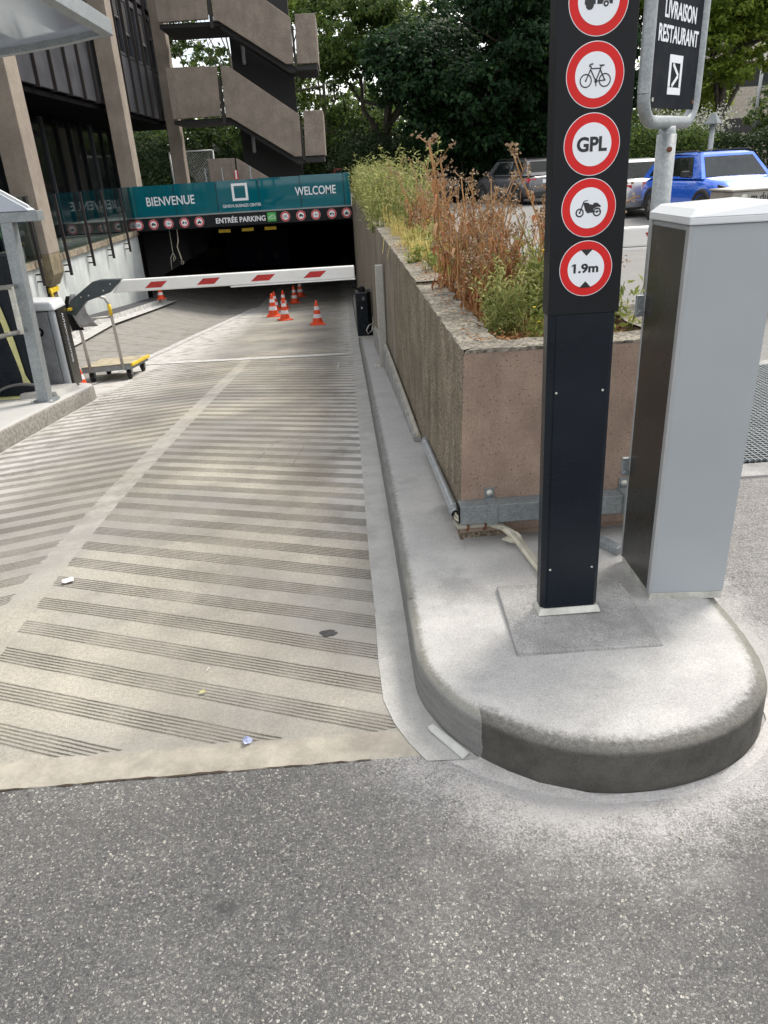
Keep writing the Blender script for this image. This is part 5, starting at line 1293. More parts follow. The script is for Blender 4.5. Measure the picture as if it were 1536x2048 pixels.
        b = MB(); b.hexa([(s_*.80*hw, h-.115, .40), (s_*.855*hw, h-.14, .40), (s_*.855*hw, h-.2, .40), (s_*.80*hw, h-.2, .40), (s_*.82*hw, h-.105, .62), (s_*.87*hw, h-.14, .62), (s_*.87*hw, h-.2, .62), (s_*.82*hw, h-.2, .62)]); b.build("running_light", 'lamp', t, local=True)
    b = MB(); b.hexa([(-.52*hw, h-.06, zf-.09), (.52*hw, h-.06, zf-.09), (.52*hw, h-.2, zf-.09), (-.52*hw, h-.2, zf-.09), (-.54*hw, h-.07, zf+.08), (.54*hw, h-.07, zf+.08), (.54*hw, h-.2, zf+.08), (-.54*hw, h-.2, zf+.08)]); b.build("grille", 'plastic', t, local=True, bevel=.015)
    b = MB(); b.box(-.70*hw, .70*hw, h-.12, h+.006, .24, .38); b.build("front_bumper", 'plastic', t, local=True, bevel=.02)
    # rear
    for s_ in (1, -1):
        b = MB(); zr_ = belt*.80; b.hexa([(s_*.56*hw, -h+.02, zr_-.06), (s_*.90*hw, -h+.08, zr_-.06), (s_*.93*hw, -h+.30, zr_-.02), (s_*.56*hw, -h+.1, zr_-.06), (s_*.56*hw, -h+.015, zr_+.07), (s_*.89*hw, -h+.06, zr_+.09), (s_*.93*hw, -h+.34, zr_+.07), (s_*.56*hw, -h+.1, zr_+.07)]); b.build("tail_light", 'tail', t, local=True, bevel=.012)
    b = MB(); b.box(-.26, .26, -h-.006, -h+.05, belt*.72, belt*.72+.115); q = b.build("number_plate", 'white', t, local=True)
    b = MB(); b.box(-.84*hw, .84*hw, -h-.012, -h+.12, .26, .46); b.build("rear_bumper", 'plastic' if suv else col, t, local=True, bevel=.03)
    for s_ in (1, -1):
        b = MB(); b.box(*sorted((s_*(hw-.04), s_*(hw+.10))), yb1-.42, yb1-.36, belt+.00, belt+.03); b.box(*sorted((s_*(hw+.04), s_*(hw+.20))), yb1-.46, yb1-.35, belt+.01, belt+.14); b.build("mirror", 'plastic', t, local=True, bevel=.02)
        if suv:
            b = MB(); b.tube([(s_*.68*hw, yr0+.05, zt-.0), (s_*.70*hw, yr0+.15, zt+.03), (s_*.70*hw, yr1-.2, zt+.03), (s_*.68*hw, yr1-.08, zt+.0)], .016, 6); b.build("roof_rail", 'plastic', t, local=True)
    return t
car("parked_car", "bright blue car facing the camera behind the grey site chest", 'blue', (8.72, 18.5, 0), (.06, -1), 4.15, 1.78, 1.50)
car("parked_car", "silver saloon seen from behind beside the blue car", 'silver', (8.25, 23.0, 0), (.04, 1), 4.55, 1.8, 1.42, 'saloon')
car("parked_car", "grey car seen from behind in the shade under the dark trees", 'greycar', (7.05, 31.4, 0), (-.30, 1), 4.4, 1.84, 1.56)
car("parked_car", "black car facing the camera in the shade behind the planter weeds", 'darkcar', (4.15, 36.6, 0), (.12, -1), 4.3, 1.8, 1.66)
car("parked_car", "dark red car whose roof shows above the teal glass banner", 'redcar', (.35, 41.5, .05), (.12, -1), 4.3, 1.75, 1.60)

# ================================================================ RIGHT SIDE ODDS AND ENDS
bb = thing("barrier_boom", "white barrier boom behind the totem and the grey cabinet, with a red stripe", "barrier", (1.4, 4.2, 0))
b = MB(); b.box(1.20, 4.6, 4.17, 4.23, 1.130, 1.232); q = b.build("boom", 'armwhite', bb, bevel=.012)
b = MB(); b.box(1.20, 4.6, 4.16, 4.225, 1.112, 1.128); b.build("lower_rail", 'armwhite', q, bevel=.003)
b = MB(); b.prism([(1.655, 4.1685, 1.165), (1.9, 4.1685, 1.165), (1.99, 4.1685, 1.215), (1.63, 4.1685, 1.200)], (0, .001, 0)); b.build("red_stripe", 'armred', q)
b = MB(); b.box(1.385, 1.445, 4.17, 4.23, 0, 1.10); b.build("rest_post", 'cab_edge', bb, bevel=.004)
tb = thing("tool_chest", "grey steel site chest lettered m.ducret behind the tall cabinet", "chest", (4.6, 8.3, 0))
b = MB(); b.box(4.0, 5.6, 8.0, 8.5, .10, 1.17); b.build("body", 'bin', tb, bevel=.012)
for x in (4.12, 5.45):
    b = MB(); b.box(x-.06, x+.06, 8.05, 8.45, 0, .10); b.build("foot", 'galv_dark', tb)
b = MB(); b.box(3.985, 5.615, 7.985, 8.515, 1.171, 1.19); b.build("rim", 'bin', tb, bevel=.006)
FQ = Fr((3.87, 8.0, -.035), (1, 0, 0), (0, 0, 1)); text("lettering", "m.ducret sa", FQ, .55, 1.145, .44, .085, .0, 'ink', tb, bold=.02)
b = MB(); b.lathe([(0, -.02), (.035, -.02), (.035, 0)], 14, (4.12, 8.0, 1.115), 'y'); b.build("lock", 'alu', tb)
sk = thing("sack", "crumpled whitish sack lying on top of the grey site chest", "sack", (4.7, 8.35, 1.225))
b = MB(); rnd = random.Random(4); nx, ny = 22, 10
grid(b, [4.05+1.5*i/nx for i in range(nx+1)], [8.02+.45*j/ny for j in range(ny+1)], lambda x, y: 1.191+max(0, min(1, (x-4.05)/.8, (5.5-x)/.3))*max(0, min(1, (y-8.02)/.12, (8.47-y)/.12))*(.11+.05*math.sin(x*7+y*5)+rnd.uniform(-.025, .025)))
b.build("cloth", 'bag', sk)
# steel floor grating with concrete frame
gt = thing("floor_grating", "galvanised mesh floor grating set in the asphalt at the right edge", "grating", (3, 4.6, 0))
b = MB(); b.box(1.95, 4.6, 3.70, 5.62, .0035, .006); b.build("pit", 'black', gt)  # black sheet carries the darkness below the mesh; nothing is dug out
b = MB()
y = 3.72
while y < 5.62: b.box(1.95, 4.6, y, y+.004, .0065, .024); y += .033
x = 1.95
while x < 4.6: b.box(x, x+.004, 3.70, 5.62, .0066, .0235); x += .033
b.build("mesh", 'galv', gt)
b = MB(); b.box(1.80, 4.75, 3.52, 3.69, -.02, .012); b.box(1.80, 4.75, 5.63, 5.78, -.02, .012); b.box(1.80, 1.945, 3.69, 5.63, -.02, .0121); b.build("frame", 'slab', gt, bevel=.003)
# litter
def scrap(name, label, x, y, w_, l_, mat, rz, cat="litter"):
    b = MB(); rnd = random.Random(int(x*100)); vs = []; z0 = zr(y)+.005
    for i in range(4):
        for j in range(4):
            a, c = (i/3-.5)*w_+rnd.uniform(-.004, .004), (j/3-.5)*l_+rnd.uniform(-.004, .004)
            vs.append((x+a*math.cos(rz)-c*math.sin(rz), y+a*math.sin(rz)+c*math.cos(rz), z0+abs(rnd.gauss(0, .006))))
    b.add(vs, [(i*4+j, i*4+j+1, i*4+5+j, i*4+4+j) for i in range(3) for j in range(3)]); tag(b.build(name, mat), label, cat)
scrap("paper_scrap", "whitish pink paper scrap on the grooves at the left of the ramp", -1.345, 2.965, .05, .045, 'paper', .2)
scrap("paper_scrap", "tiny pale paper scrap in the middle of the ramp's near end", -.593, 2.067, .022, .012, 'tape', .3)
scrap("foil_scrap", "crumpled blue and white foil scrap near the front edge of the ramp", -.411, 1.808, (.026), .022, 'bluefoil', .5)
b = MB(); rnd = random.Random(2); vs = [(-.165+.031*math.cos(a)*(1+rnd.uniform(-.3, .25)), 2.372+.022*math.sin(a)*(1+rnd.uniform(-.15, .15)), .004) for a in [k*2*math.pi/18 for k in range(18)]]
b.add(vs+[(-.165, 2.375, .008)], [(k, (k+1) % 18, 18) for k in range(18)]); tag(b.build("tar_spot", simple("tar", (.035, .034, .034), .7)), "dark grey tar spot on the ramp near the gutter", "stain")
b = MB(); b.hexa([(.158, 1.782, .010), (.172, 1.798, .010), (.262, 1.675, .007), (.240, 1.655, .007), (.152, 1.792, .020), (.170, 1.806, .018), (.262, 1.675, .012), (.240, 1.655, .012)]); tag(b.build("film_strip", 'film'), "loose strip of pale masking film lying at the foot of the kerb", "litter")
# loose pebbles on the asphalt, too many to count
b = MB(); rnd = random.Random(12)
for i in range(420):
    y = rnd.uniform(.75, 1.66); x = rnd.uniform(-1.3, 1.6)
    if math.hypot(x-.66, min(y-2.1, 0)) < .68: continue
    s_ = rnd.uniform(.002, .0042)*(1.6 if rnd.random() < .06 else 1)
    p = [(x+s_*math.cos(k*1.2566+i)*rnd.uniform(.7, 1.2), y+s_*math.sin(k*1.2566+i)*rnd.uniform(.7, 1.2)) for k in range(5)]
    b.add([(u, v, .0) for u, v in p]+[(x+(u-x)*.6, y+(v-y)*.6, s_*.9) for u, v in p], [(0, 1, 6, 5), (1, 2, 7, 6), (2, 3, 8, 7), (3, 4, 9, 8), (4, 0, 5, 9), (5, 6, 7, 8, 9)])
struct(b.build("gravel", simple("pebbles", (.34, .32, .28), .8, var=.6, vs=180)), 'stuff')
# red post, chain link frame behind the banner
rp = thing("marker_post", "small red and white marker post behind the middle of the teal banner", "post", (-3.2, 26, .68))
b = MB(); b.box(-3.27, -3.15, 25.9, 25.96, .68, 1.75); b.build("post", 'armred', rp)
b = MB(); b.box(-3.235, -3.19, 25.895, 25.899, 1.5, 1.75); b.build("white_strip", 'white', rp)
for i, x in enumerate((-4.15, -3.63, -2.75)):
    b = MB(); b.tube([(x, 25.8, .68), (x, 25.8, 1.85)], .02, 8); tag(b.build("steel_post", 'galv'), ["thin steel post nearest the concrete column behind the banner", "thin steel post left of the red marker post", "thin steel post right of the red marker post"][i], "post", "thin posts behind the banner")
cf = thing("mesh_fence", "dark chain link fence panel between the columns and the stairs", "fence", (-5, 31, .68))
b = MB()
for x in (-6.2, -4.6): b.tube([(x, 31, .1), (x, 31, 2.5)], .03, 8)
b.tube([(-6.2, 31, 2.5), (-4.6, 31, 2.5)], .025, 8); b.build("fence_frame", 'cab_edge', cf)
b = MB()
for i in range(22):
    a = -6.2+.09*i
    b.tube([(a, 31, .7), (min(-4.6, a+1.6), 31, .7+(min(-4.6, a+1.6)-a)*1.1)], .004, 3, caps=False); b.tube([(a, 31, 2.45), (min(-4.6, a+1.6), 31, 2.45-(min(-4.6, a+1.6)-a)*1.1)], .004, 3, caps=False)
b.build("mesh", 'cab_edge', cf)
# lamp post with a pyramid hat and a far building
lp_ = thing("street_lamp", "grey lamp post with a pyramid shaped hat above the hedge", "street lamp", (12.75, 27.5, 0))
b = MB(); b.tube([(12.75, 27.5, 0), (12.75, 27.5, 2.32)], .085, 10); b.build("pole", 'galv', lp_)
b = MB(); b.lathe([(.0, 2.29), (.30, 2.29), (.30, 2.32), (.08, 2.62), (0, 2.64)], 4, (12.75, 27.5, 0), smooth=False); b.build("lamp_hat", 'galv_dark', lp_)
fb = thing("distant_building", "pale office block showing between the trees at the far right", "building", (36, 62, 0))
b = MB(); b.box(27, 48, 60, 70, 0, 2.4); b.box(27, 48, 60.0, 70, 3.4, 5.4); b.box(27, 48, 60, 70, 7.0, 9); b.build("wall", 'farwall', fb)
b = MB(); b.box(27.2, 47.8, 60.2, 69.8, 2.4, 3.4); b.box(27.2, 47.8, 60.2, 69.8, 5.4, 7.0); b.build("window_band", 'carglass', fb)
pp = thing("flag_pole", "thin pale pole in front of the distant building", "pole", (25.8, 50, 0))
b = MB(); b.tube([(25.8, 50, 0), (25.8, 50, 7)], .10, 8); b.build("pole", 'cab_edge', pp)

# ================================================================ PLANTS
def leaf_mesh(name, pos, nrm, size, mat, parent, rng, aspect=.55, local=True, droop=.25, fold=.15):
    """many leaf-sized faces: each a bent diamond of 2 quads"""
    n = len(pos)
    t = rng.normal(size=(n, 3)); t -= nrm*(t*nrm).sum(1)[:, None]; t /= np.linalg.norm(t, axis=1)[:, None]+1e-9
    s = np.cross(nrm, t); L_ = (size*rng.uniform(.65, 1.25, n))[:, None]; W_ = L_*aspect*.5
    base = pos; mid = pos+t*L_*.5+nrm*L_*.06; tip = pos+t*L_-nrm*L_*droop
    a = mid+s*W_-nrm*L_*fold; c = mid-s*W_-nrm*L_*fold
    v = np.stack([base, a, tip, c, mid], 1).reshape(-1, 3)
    i = np.arange(n)*5
    f = np.stack([np.stack([i, i+1, i+4], 1), np.stack([i+1, i+2, i+4], 1), np.stack([i+2, i+3, i+4], 1), np.stack([i+3, i, i+4], 1)], 1).reshape(-1, 3)
    me = bpy.data.meshes.new(name)
    me.vertices.add(len(v)); me.vertices.foreach_set('co', v.ravel().astype(np.float32))
    me.loops.add(f.size); me.loops.foreach_set('vertex_index', f.ravel().astype(np.int32))
    me.polygons.add(len(f)); me.polygons.foreach_set('loop_start', (np.arange(len(f))*3).astype(np.int32))
    me.polygons.foreach_set('loop_total', np.full(len(f), 3, np.int32)); me.update(calc_edges=True)
    r_ = np.repeat(rng.beta(1.6, 1.9, n), 5).astype(np.float32)
    at_ = me.attributes.new("rnd", 'FLOAT', 'POINT'); at_.data.foreach_set('value', r_)
    me.materials.append(M[mat]); o = bpy.data.objects.new(name, me); COL.objects.link(o)
    if parent is not None: o.parent = parent
    return o
def rnd_attr(o, rng):
    me = o.data; at_ = me.attributes.new("rnd", 'FLOAT', 'POINT'); at_.data.foreach_set('value', rng.uniform(0, 1, len(me.vertices)).astype(np.float32)); return o

def dry_weed(seed, H_, label, nstem=3, loc=(0, 0, -50)):
    rng = np.random.default_rng(seed)
    t = thing("dead_weed", label, "dead weed", loc, 0, "tall dead weeds in the planter")
    b = MB(); tips = []; lp_, ln = [], []
    for k in range(nstem):
        h_ = H_*rng.uniform(.55, 1.) if k else H_; lean = rng.normal(0, .13, 2)*h_; base = rng.normal(0, .035, 2); w_ = rng.uniform(-.02, .02, 2)
        P = [Vector((base[0]+lean[0]*(i/7)**1.5+w_[0]*math.sin(i*1.3), base[1]+lean[1]*(i/7)**1.5+w_[1]*math.sin(i*1.1+k), h_*i/7)) for i in range(8)]
        b.tube(P, [.0062*(1-.50*i/7) for i in range(8)], 5, caps=False)
        tips.append(P[-1])
        for i in range(3, 8):
            if rng.random() < .75:
                a = rng.uniform(0, 6.28); l_ = rng.uniform(.07, .19)*(1.15-i/12)*H_
                q0 = P[i]; up = rng.uniform(.5, 1.2)
                q1 = q0+Vector((math.cos(a)*l_*.55, math.sin(a)*l_*.55, l_*up*.5)); q2 = q0+Vector((math.cos(a)*l_, math.sin(a)*l_, l_*up))
                b.tube([q0, q1, q2], [.0032, .0026, .002], 4, caps=False); tips.append(q2)
                if rng.random() < .5: q3 = q1+Vector((rng.normal(0, .04), rng.normal(0, .04), .06)); b.tube([q1, q3], [.0022, .0015], 3, caps=False); tips.append(q3)
        for i in range(24):      # dry curled leaves hanging down the stem
            u = rng.uniform(.03, .85); q = P[int(u*7)].lerp(P[min(7, int(u*7)+1)], u*7-int(u*7))
            a = rng.uniform(0, 6.28); l_ = rng.uniform(.03, .075)*(1.1-.6*u); wd = rng.uniform(.004, .010)
            d = Vector((math.cos(a), math.sin(a), 0)); sd2 = Vector((-d.y, d.x, 0)); tw = rng.uniform(-.9, .9)
            pts_ = [q, q+d*l_*.35+Vector((0, 0, l_*.12)), q+d*l_*.55+Vector((0, 0, -l_*.35)), q+d*l_*.50+Vector((0, 0, -l_*1.05))]
            wv_ = [.15, 1., .9, .1]; vs = []
            for m_, (pt_, ww_) in enumerate(zip(pts_, wv_)):
                ss_ = (sd2*math.cos(tw*m_)+d*math.sin(tw*m_))*wd*ww_; vs += [pt_-ss_, pt_+ss_]
            lp_.append(vs)
    rnd_attr(b.build("stem", 'drystem', t, local=True), rng)
    b = MB()
    for vs in lp_: b.add(vs, [(0, 1, 3, 2), (2, 3, 5, 4), (4, 5, 7, 6)], 0, True)
    o = b.build("dead_leaves", 'dryleaf', t, local=True); me = o.data; at_ = me.attributes.new("rnd", 'FLOAT', 'POINT'); at_.data.foreach_set('value', np.repeat(rng.uniform(0, 1, len(lp_)), 8).astype(np.float32))
    sp, sn = [], []
    for q in tips:
        for _ in range(10):
            sp.append((q.x+rng.normal(0, .009), q.y+rng.normal(0, .009), q.z+rng.normal(0, .010))); d = rng.normal(size=3); sn.append(d/np.linalg.norm(d))
    leaf_mesh("seed_spray", np.array(sp), np.array(sn), .016, 'seed', t, rng, .7)
    return t
def green_weed(seed, H_, label, stem='greenstem', leaf='weedleaf', nst=5, size=.05, asp=.34, per=34, flowers=False, loc=(0, 0, -50), grp="green weeds in the planter"):
    rng = np.random.default_rng(seed)
    t = thing("green_weed", label, "weed", loc, 0, grp)
    b = MB(); lp_, ln = [], []; tips = []
    for k in range(nst):
        h_ = H_*rng.uniform(.5, 1.); lean = rng.normal(0, .16, 2)*h_; base = rng.normal(0, .045, 2)
        P = [Vector((base[0]+lean[0]*(i/5)**1.4, base[1]+lean[1]*(i/5)**1.4, h_*i/5)) for i in range(6)]
        b.tube(P, [.0034*(1-.6*i/5) for i in range(6)], 4, caps=False); tips.append(P[-1])
        for i in range(per):
            u = rng.uniform(.05, 1.); q = P[min(4, int(u*5))].lerp(P[min(5, int(u*5)+1)], u*5-min(4, int(u*5)))
            lp_.append((q.x+rng.normal(0, .018), q.y+rng.normal(0, .018), q.z)); a = rng.uniform(0, 6.28); ln.append((math.cos(a)*.7, math.sin(a)*.7, rng.uniform(.2, 1.)))
    rnd_attr(b.build("stem", stem, t, local=True), rng)
    lp_ = np.array(lp_); ln = np.array(ln); ln /= np.linalg.norm(ln, axis=1)[:, None]
    leaf_mesh("leaves", lp_, ln, size, leaf, t, rng, asp)
    if flowers:
        b = MB()
        for q in tips[:2]: b.lathe([(0, .006), (.012, .008), (.006, 0), (0, 0)], 8, tuple(q))
        b.build("flower", 'flower', t, local=True)
    return t
def straw_tuft(seed, H_, label):
    rng = np.random.default_rng(seed); t = thing("grass_tuft", label, "grass tuft", (0, 0, -50), 0, "straw coloured grass tufts on the planter edge")
    n = 90; a = rng.uniform(0, 6.28, n); pos = np.stack([rng.normal(0, .05, n), rng.normal(0, .05, n), np.zeros(n)], 1)
    b = MB()
    for i in range(n):
        h_ = H_*rng.uniform(.4, 1.); d = Vector((math.cos(a[i]), math.sin(a[i]), 0)); q = Vector(pos[i]); out_ = rng.uniform(.1, .8)*h_; w_ = Vector((-d.y, d.x, 0))*.0022
        p1 = q+d*out_*.35+Vector((0, 0, h_*.7)); p2 = q+d*out_+Vector((0, 0, h_*rng.uniform(.6, 1.)))
        b.add([q-w_, q+w_, p1+w_, p1-w_, p2], [(0, 1, 2, 3), (3, 2, 4)])
    rnd_attr(b.build("blades", 'straw', t, local=True), rng); return t
rnd = random.Random(77)
DW = [dry_weed(100+i, [.62, .56, .48, .66, .52][i], "tall brown dead weed with seed heads among many in the planter", [6, 4, 7, 3, 6][i]) for i in range(5)]
GW = [green_weed(200+i, [.34, .42, .26, .50][i], "leafy green weed among the dead stalks near the front of the planter", leaf=['weedleaf', 'paleleaf', 'weedleaf', 'paleleaf'][i], size=[.042, .040, .05, .045][i], asp=[.34, .22, .4, .24][i], per=[30, 34, 26, 34][i], flowers=(i == 0)) for i in range(4)]
PW = [green_weed(300+i, [.55, .62, .5][i], "tall grey green flowering weed in the far part of the planter wall", leaf='paleleaf', nst=8, size=.045, asp=.22, per=46, grp="tall pale weeds in the far planter") for i in range(3)]
ST = [straw_tuft(400+i, [.16, .22, .13][i], "straw coloured grass tuft on the planter edge") for i in range(3)]
used = set()
def put(proto_list, x, y, z, s=1., lab=None):
    p = rnd.choice(proto_list)
    if p.name not in used:
        used.add(p.name); p.location = (x, y, z); p.rotation_euler = (0, 0, rnd.uniform(0, 6.28)); p.scale = (s,)*3
        if lab: p['label'] = lab
        return p
    return copy_thing(p, (x, y, z), rnd.uniform(0, 6.28), s, lab)
for p in DW+GW+PW+ST: KIDS[p.name] = [(c, []) for c in bpy.data.objects if c.parent == p]
# near box
for i in range(15): put(DW, rnd.uniform(.57, .78), rnd.uniform(3.5, 4.38), .87, rnd.uniform(.75, 1.05))
for i in range(4): put(DW, rnd.uniform(.90, 1.14), rnd.uniform(3.9, 4.38), .87, rnd.uniform(.5, .75))
for i in range(5): put(DW, rnd.uniform(.95, 1.15), rnd.uniform(3.2, 4.1), .87, rnd.uniform(.85, 1.2))
for i in range(36): put(GW, rnd.uniform(.64, 1.14), rnd.uniform(2.98, 3.85), .87, rnd.uniform(.55, 1.))
for i in range(12): put(GW, rnd.uniform(.84, 1.14), rnd.uniform(3.3, 4.3), .87, rnd.uniform(.8, 1.2))
for i in range(12): put(ST, rnd.uniform(.60, 1.1), rnd.uniform(3.0, 4.3), .88, rnd.uniform(.5, .9))
put([DW[3]], .575, 4.40, .88, 1.24, "tallest dead brown stalk at the left of the near planter, taller than all others")
# second box and far run
for i in range(14): put(DW, rnd.uniform(.66, 1.1), rnd.uniform(4.7, 7.5), .90, rnd.uniform(.6, .9))
for i in range(14): put(DW, rnd.uniform(.58, 1.1), rnd.uniform(7.5, 13), .90, rnd.uniform(.8, 1.2))
for i in range(76): put(PW, rnd.uniform(.40, 1.0), rnd.uniform(8.0, 20.8), .90, rnd.uniform(1.0, 1.65))
for i in range(20): put(GW, rnd.uniform(.54, .95), rnd.uniform(4.8, 9.5), .90, rnd.uniform(.7, 1.1))
for i in range(70): put(ST, rnd.uniform(.57, .80), rnd.uniform(4.7, 14), .93, rnd.uniform(.6, 1.3))
# dead leaves and stalk litter on the soil
rng = np.random.default_rng(9); n = 2600
pos = np.stack([rng.uniform(.58, 1.17, n), rng.uniform(2.93, 4.4, n), .895+rng.uniform(0, .03, n)], 1); nr = rng.normal(0, .35, (n, 3)); nr[:, 2] = 1; nr /= np.linalg.norm(nr, axis=1)[:, None]
struct(leaf_mesh("dead_leaf_litter", pos, nr, .032, 'dryleaf', None, rng, .45), 'stuff')
n = 500; pos = np.stack([.43+rng.uniform(0, .14, n), rng.uniform(2.9, 7, n), np.where(rng.uniform(0, 1, n) > 2, 0, 1)*1.0], 1); pos[:, 2] = np.where(pos[:, 1] < 4.53, .956, .974)
pos[:, 0] = np.where(rng.uniform(0, 1, n) < .6, pos[:, 0]+.06, pos[:, 0]); pos = pos[(pos[:, 1] > 4.53) | (rng.uniform(0, 1, n) < .4)]
nr = rng.normal(0, .3, (len(pos), 3)); nr[:, 2] = 1; nr /= np.linalg.norm(nr, axis=1)[:, None]
struct(leaf_mesh("dead_leaf_litter", pos, nr, .026, 'dryleaf', None, rng, .4), 'stuff')

# ================================================================ TREES AND HEDGES
def tree(name, label, loc, trunk_h, trunk_r, blobs, nleaf, size, leaf, bark='bark', seed=0, lean=(0, 0), group=None, limbs=7, aspect=.6):
    rng = np.random.default_rng(seed); t = thing(name, label, "tree", loc, 0, group)
    top = Vector((lean[0], lean[1], trunk_h))
    b = MB(); P = [Vector((lean[0]*(i/6)**1.3+.05*math.sin(i*2+seed), lean[1]*(i/6)**1.3+.05*math.cos(i*1.7+seed), trunk_h*i/6)) for i in range(7)]
    b.tube(P, [trunk_r*(1.25 if i == 0 else 1-.10*i) for i in range(7)], 10)
    b.build("trunk", bark, t, local=True)
    b = MB(); order = np.argsort([-q[1][0]*q[1][1]*q[1][2] for q in blobs])
    for j in range(limbs):
        c = Vector(blobs[int(order[j % len(blobs)])][0])+Vector(rng.normal(0, .5, 3)); s_ = P[int(rng.integers(3, 7))]
        m1 = s_.lerp(c, .4)+Vector(rng.normal(0, .3, 3)); m2 = s_.lerp(c, .75)+Vector(rng.normal(0, .3, 3))
        b.tube([s_, m1, m2, c], [trunk_r*.45, trunk_r*.30, trunk_r*.18, trunk_r*.06], 6, caps=False)
        for q in range(3):
            e = m2.lerp(c, rng.uniform(0, 1))+Vector(rng.normal(0, .9, 3)); b.tube([m2.lerp(c, rng.uniform(0, .4)), e], [trunk_r*.12, trunk_r*.03], 5, caps=False)
    b.build("limbs", bark, t, local=True)
    vol = np.array([q[1][0]*q[1][1]*q[1][2] for q in blobs])**.75; vol /= vol.sum(); pos, nr = [], []
    for (c, r_), v in zip(blobs, vol):
        k = int(nleaf*v); ncl = max(6, k//26)
        d = rng.normal(size=(ncl, 3)); d /= np.linalg.norm(d, axis=1)[:, None]; rad = rng.uniform(.25, 1.0, ncl)**.5
        cc = np.array(c)+d*rad[:, None]*np.array(r_)
        kk = np.repeat(np.arange(ncl), 26)
        sp = min(r_)*.16
        off = rng.normal(0, 1, (len(kk), 3))*np.array([sp, sp, sp*.45])
        pos.append(cc[kk]+off); nn = d[kk]*.5+rng.normal(0, .5, (len(kk), 3))+np.array([0, 0, .6]); nr.append(nn/np.linalg.norm(nn, axis=1)[:, None])
    leaf_mesh("crown", np.concatenate(pos), np.concatenate(nr), size, leaf, t, rng, aspect, droop=.35)
    return t
def blob_cloud(seed, cx, cy, cz, rx, ry, rz, n, r0_, r1_):
    rng = np.random.default_rng(seed); o = []
    while len(o) < n:
        p = rng.uniform(-1, 1, 3)
        if (p**2).sum() > 1: continue
        r_ = rng.uniform(r0_, r1_); o.append(((cx+p[0]*rx, cy+p[1]*ry, cz+p[2]*rz), (r_*rng.uniform(.9, 1.4), r_*rng.uniform(.9, 1.3), r_*rng.uniform(.5, .8))))
    return o
# the big dark chestnut
tree("chestnut_tree", "huge dark chestnut tree with drooping branches in the middle behind the parked cars", (7.0, 36.5, 0), 5.0, .45, blob_cloud(1, -.3, -.8, 6.2, 4.8, 3.2, 4.2, 34, .9, 1.9), 60000, .235, 'chestnut', seed=1, limbs=10)
tree("chestnut_tree", "broad see-through tree left of the big chestnut, its boughs spreading over the black car", (2.3, 40, 0), 5.0, .32, blob_cloud(2, .4, -.6, 6.9, 3.6, 2.6, 3.4, 20, .8, 1.5), 17000, .22, 'midleaf', seed=2, limbs=9, lean=(.4, 0))
# thinner see-through trees behind the stairs and to the left
for i, (x, y, lab, lf, nb_, nl, rr) in enumerate([
    (-.6, 44, "slim mid green tree with pale trunk just right of the staircase", 'midleaf', 14, 9000, 2.6),
    (-4.4, 41, "sunlit thin tree seen through the staircase below the landing", 'midleaf', 12, 7000, 2.2),
    (-6.9, 45, "leafy tree seen between the office column and the staircase", 'midleaf', 16, 10000, 3.0),
    (-2.6, 50, "tall pale green tree behind the staircase", 'limeleaf', 16, 10000, 3.2),
    (1.6, 52, "tall mid green tree far behind the dark trees left of centre", 'midleaf', 16, 11000, 3.4),
    (5.5, 56, "tall tree far behind the big chestnut", 'midleaf', 16, 9000, 3.6)]):
    tree("slender_tree", lab, (x, y, .1), 6.5, .16, blob_cloud(20+i, 0, 0, 6.6, rr, 2.2, 5.4, nb_, .8, 1.6), nl, .22, lf, 'palebark', seed=20+i, lean=(.3*(-1)**i, 0), group="thin trees behind the staircase")
# right: dark side tree next to the totem, bright acacias further right
tree("dark_tree", "dark tree between the totem and the delivery sign", (12.0, 39, 0), 4.0, .30, blob_cloud(40, 0, -.5, 6.0, 2.6, 2.4, 4.6, 18, 1., 1.8), 20000, .26, 'chestnut', seed=40)
tree("dark_tree", "tall dark tree behind the gap between the big chestnut and the sign totem", (10.6, 45, 0), 4.5, .30, blob_cloud(45, 0, 0, 7.0, 4.2, 2.2, 5.2, 22, 1.1, 1.9), 17000, .30, 'chestnut', seed=45)
tree("acacia_tree", "bright yellow green tree overhanging the street right of the delivery sign", (17.2, 36.5, 0), 5.2, .25, blob_cloud(41, -.2, -.4, 7.2, 3.6, 2.6, 3.1, 30, .9, 1.7), 42000, .20, 'limeleaf', seed=41, aspect=.5)
tree("acacia_tree", "yellow green tree at the far right edge beyond the lamp post", (23.5, 40, 0), 5.0, .25, blob_cloud(42, 0, 0, 8.3, 4.2, 2.6, 2.9, 22, 1., 1.8), 22000, .22, 'limeleaf', seed=42, aspect=.5)
tree("small_tree", "small sunlit bush tree behind the lamp post", (19.5, 46, 0), 1.5, .14, blob_cloud(43, 0, 0, 2.9, 2.8, 1.8, 1.9, 14, .7, 1.3), 12000, .20, 'limeleaf', seed=43)
tree("small_tree", "green bush tree in front of the distant building", (28.6, 50, 0), 1.5, .14, blob_cloud(44, 0, 0, 3.4, 3.4, 1.8, 2.6, 16, .8, 1.4), 13000, .22, 'midleaf', seed=44)
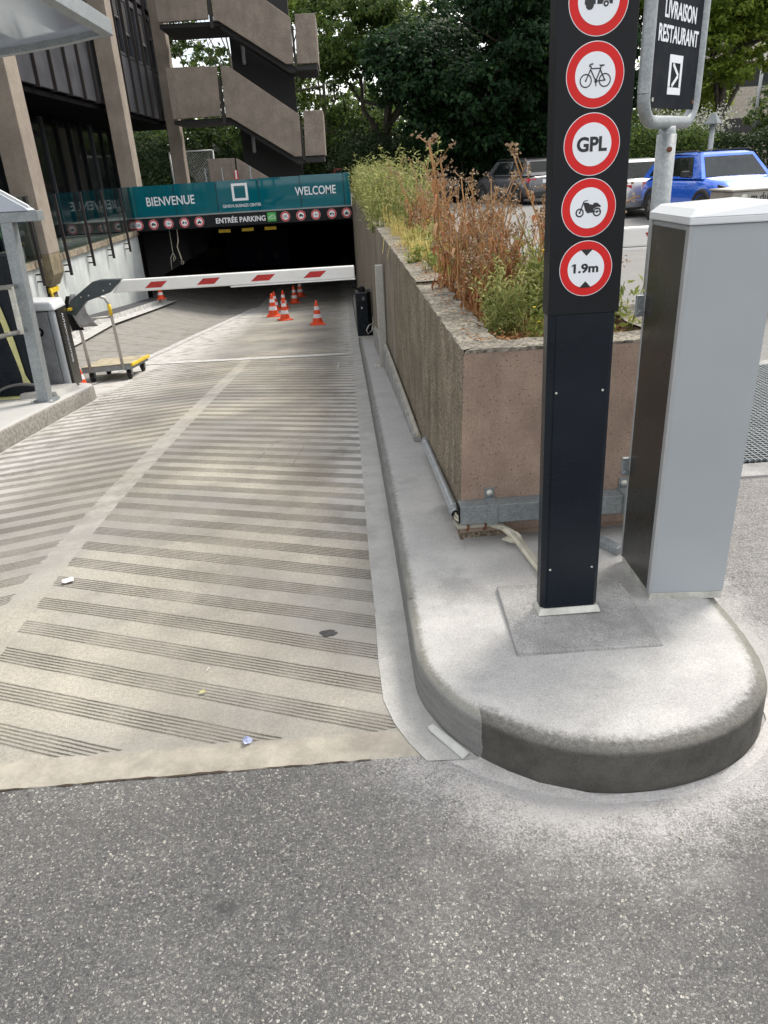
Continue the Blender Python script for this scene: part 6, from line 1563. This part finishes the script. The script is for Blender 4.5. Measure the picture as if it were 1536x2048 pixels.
def hedge(name, label, x0, x1, y0, y1, z1, leaf, n, size, seed, cat="hedge", rough_=.25):
    rng = np.random.default_rng(seed); t = thing(name, label, cat, ((x0+x1)/2, (y0+y1)/2, 0))
    b = MB(); cx_, cy_ = (x0+x1)/2, (y0+y1)/2
    for i in range(int((x1-x0)/.8)+1):
        x = x0+.4+.8*i-cx_
        if x < x1-cx_: b.tube([(x, 0, 0), (x+.1, .05, z1*.8)], [.05, .02], 6)
    b.build("stems", 'bark', t, local=True)
    k = rng.integers(0, 3, n); u = rng.uniform(0, 1, (n, 3)); p = np.stack([x0+(x1-x0)*u[:, 0], y0+(y1-y0)*u[:, 1], z1*u[:, 2]], 1)
    p[k == 0, 1] = y0+np.abs(rng.normal(0, .12, (k == 0).sum())); p[k == 1, 2] = z1-np.abs(rng.normal(0, .12, (k == 1).sum()))
    w_ = np.sin(p[:, 0]*2.3+seed)*.5+np.sin(p[:, 0]*5.1)*.3; p[:, 2] *= 1+.10*w_; p += rng.normal(0, rough_*.3, p.shape); p[:, 2] = np.maximum(p[:, 2], .03)
    nn = rng.normal(0, .7, (n, 3))+np.array([0, -.6, .5]); nn /= np.linalg.norm(nn, axis=1)[:, None]
    leaf_mesh("foliage", p-np.array([cx_, cy_, 0]), nn, size, leaf, t, rng, .6); return t
hedge("hedge", "long dark clipped hedge behind the blue car", 11.5, 21.5, 30.0, 31.4, 1.95, 'hedge', 26000, .11, 51)
hedge("hedge", "lighter green rounded hedge behind the delivery sign pole", 10.2, 13.4, 29.0, 30.2, 2.05, 'midleaf', 9000, .12, 52, rough_=.7)
hedge("hedge", "reddish brown hedge at the far right behind the blue car", 17.6, 20.2, 28.3, 29.7, 2.5, 'hedgebrown', 9000, .11, 53, rough_=.8)
hedge("flowering_bush", "bush with white blossom above the dark hedge", 12.8, 15.2, 31.5, 33.0, 2.55, 'whitebloom', 4200, .10, 54, "bush", .8)
hedge("flowering_bush", "dark green bush with white flowers at the right edge", 18.4, 21.6, 26.2, 27.8, 2.3, 'hedge', 9000, .13, 55, "bush", .8)
hedge("undergrowth", "dark undergrowth below the big chestnut tree", .5, 12.5, 38.6, 42, 2.5, 'hedge', 24000, .18, 56, "shrubs", 1.6)
hedge("undergrowth", "dark undergrowth behind the staircase and the banner", -14, .3, 43, 47, 3.0, 'hedge', 22000, .20, 57, "shrubs", 1.6)
# a far-off belt of wood that closes the view
rng = np.random.default_rng(70); n = 60000
p = np.stack([rng.uniform(-34, 46, n), rng.uniform(66, 80, n), np.abs(rng.normal(0, 3.4, n))], 1)
p[:, 2] = np.minimum(p[:, 2], 4.6+2.6*np.clip((p[:, 0]-4)/8, 0, 1)+1.8*np.sin(p[:, 0]*.35)+1.2*np.sin(p[:, 0]*.9)); nn = rng.normal(0, .7, (n, 3))+np.array([0, -.5, .5]); nn /= np.linalg.norm(nn, axis=1)[:, None]
p[:, 2] += .8
struct(leaf_mesh("far_wood", p, nn, .5, 'midleaf', None, rng, .6), 'stuff')
bpy.context.view_layer.update()
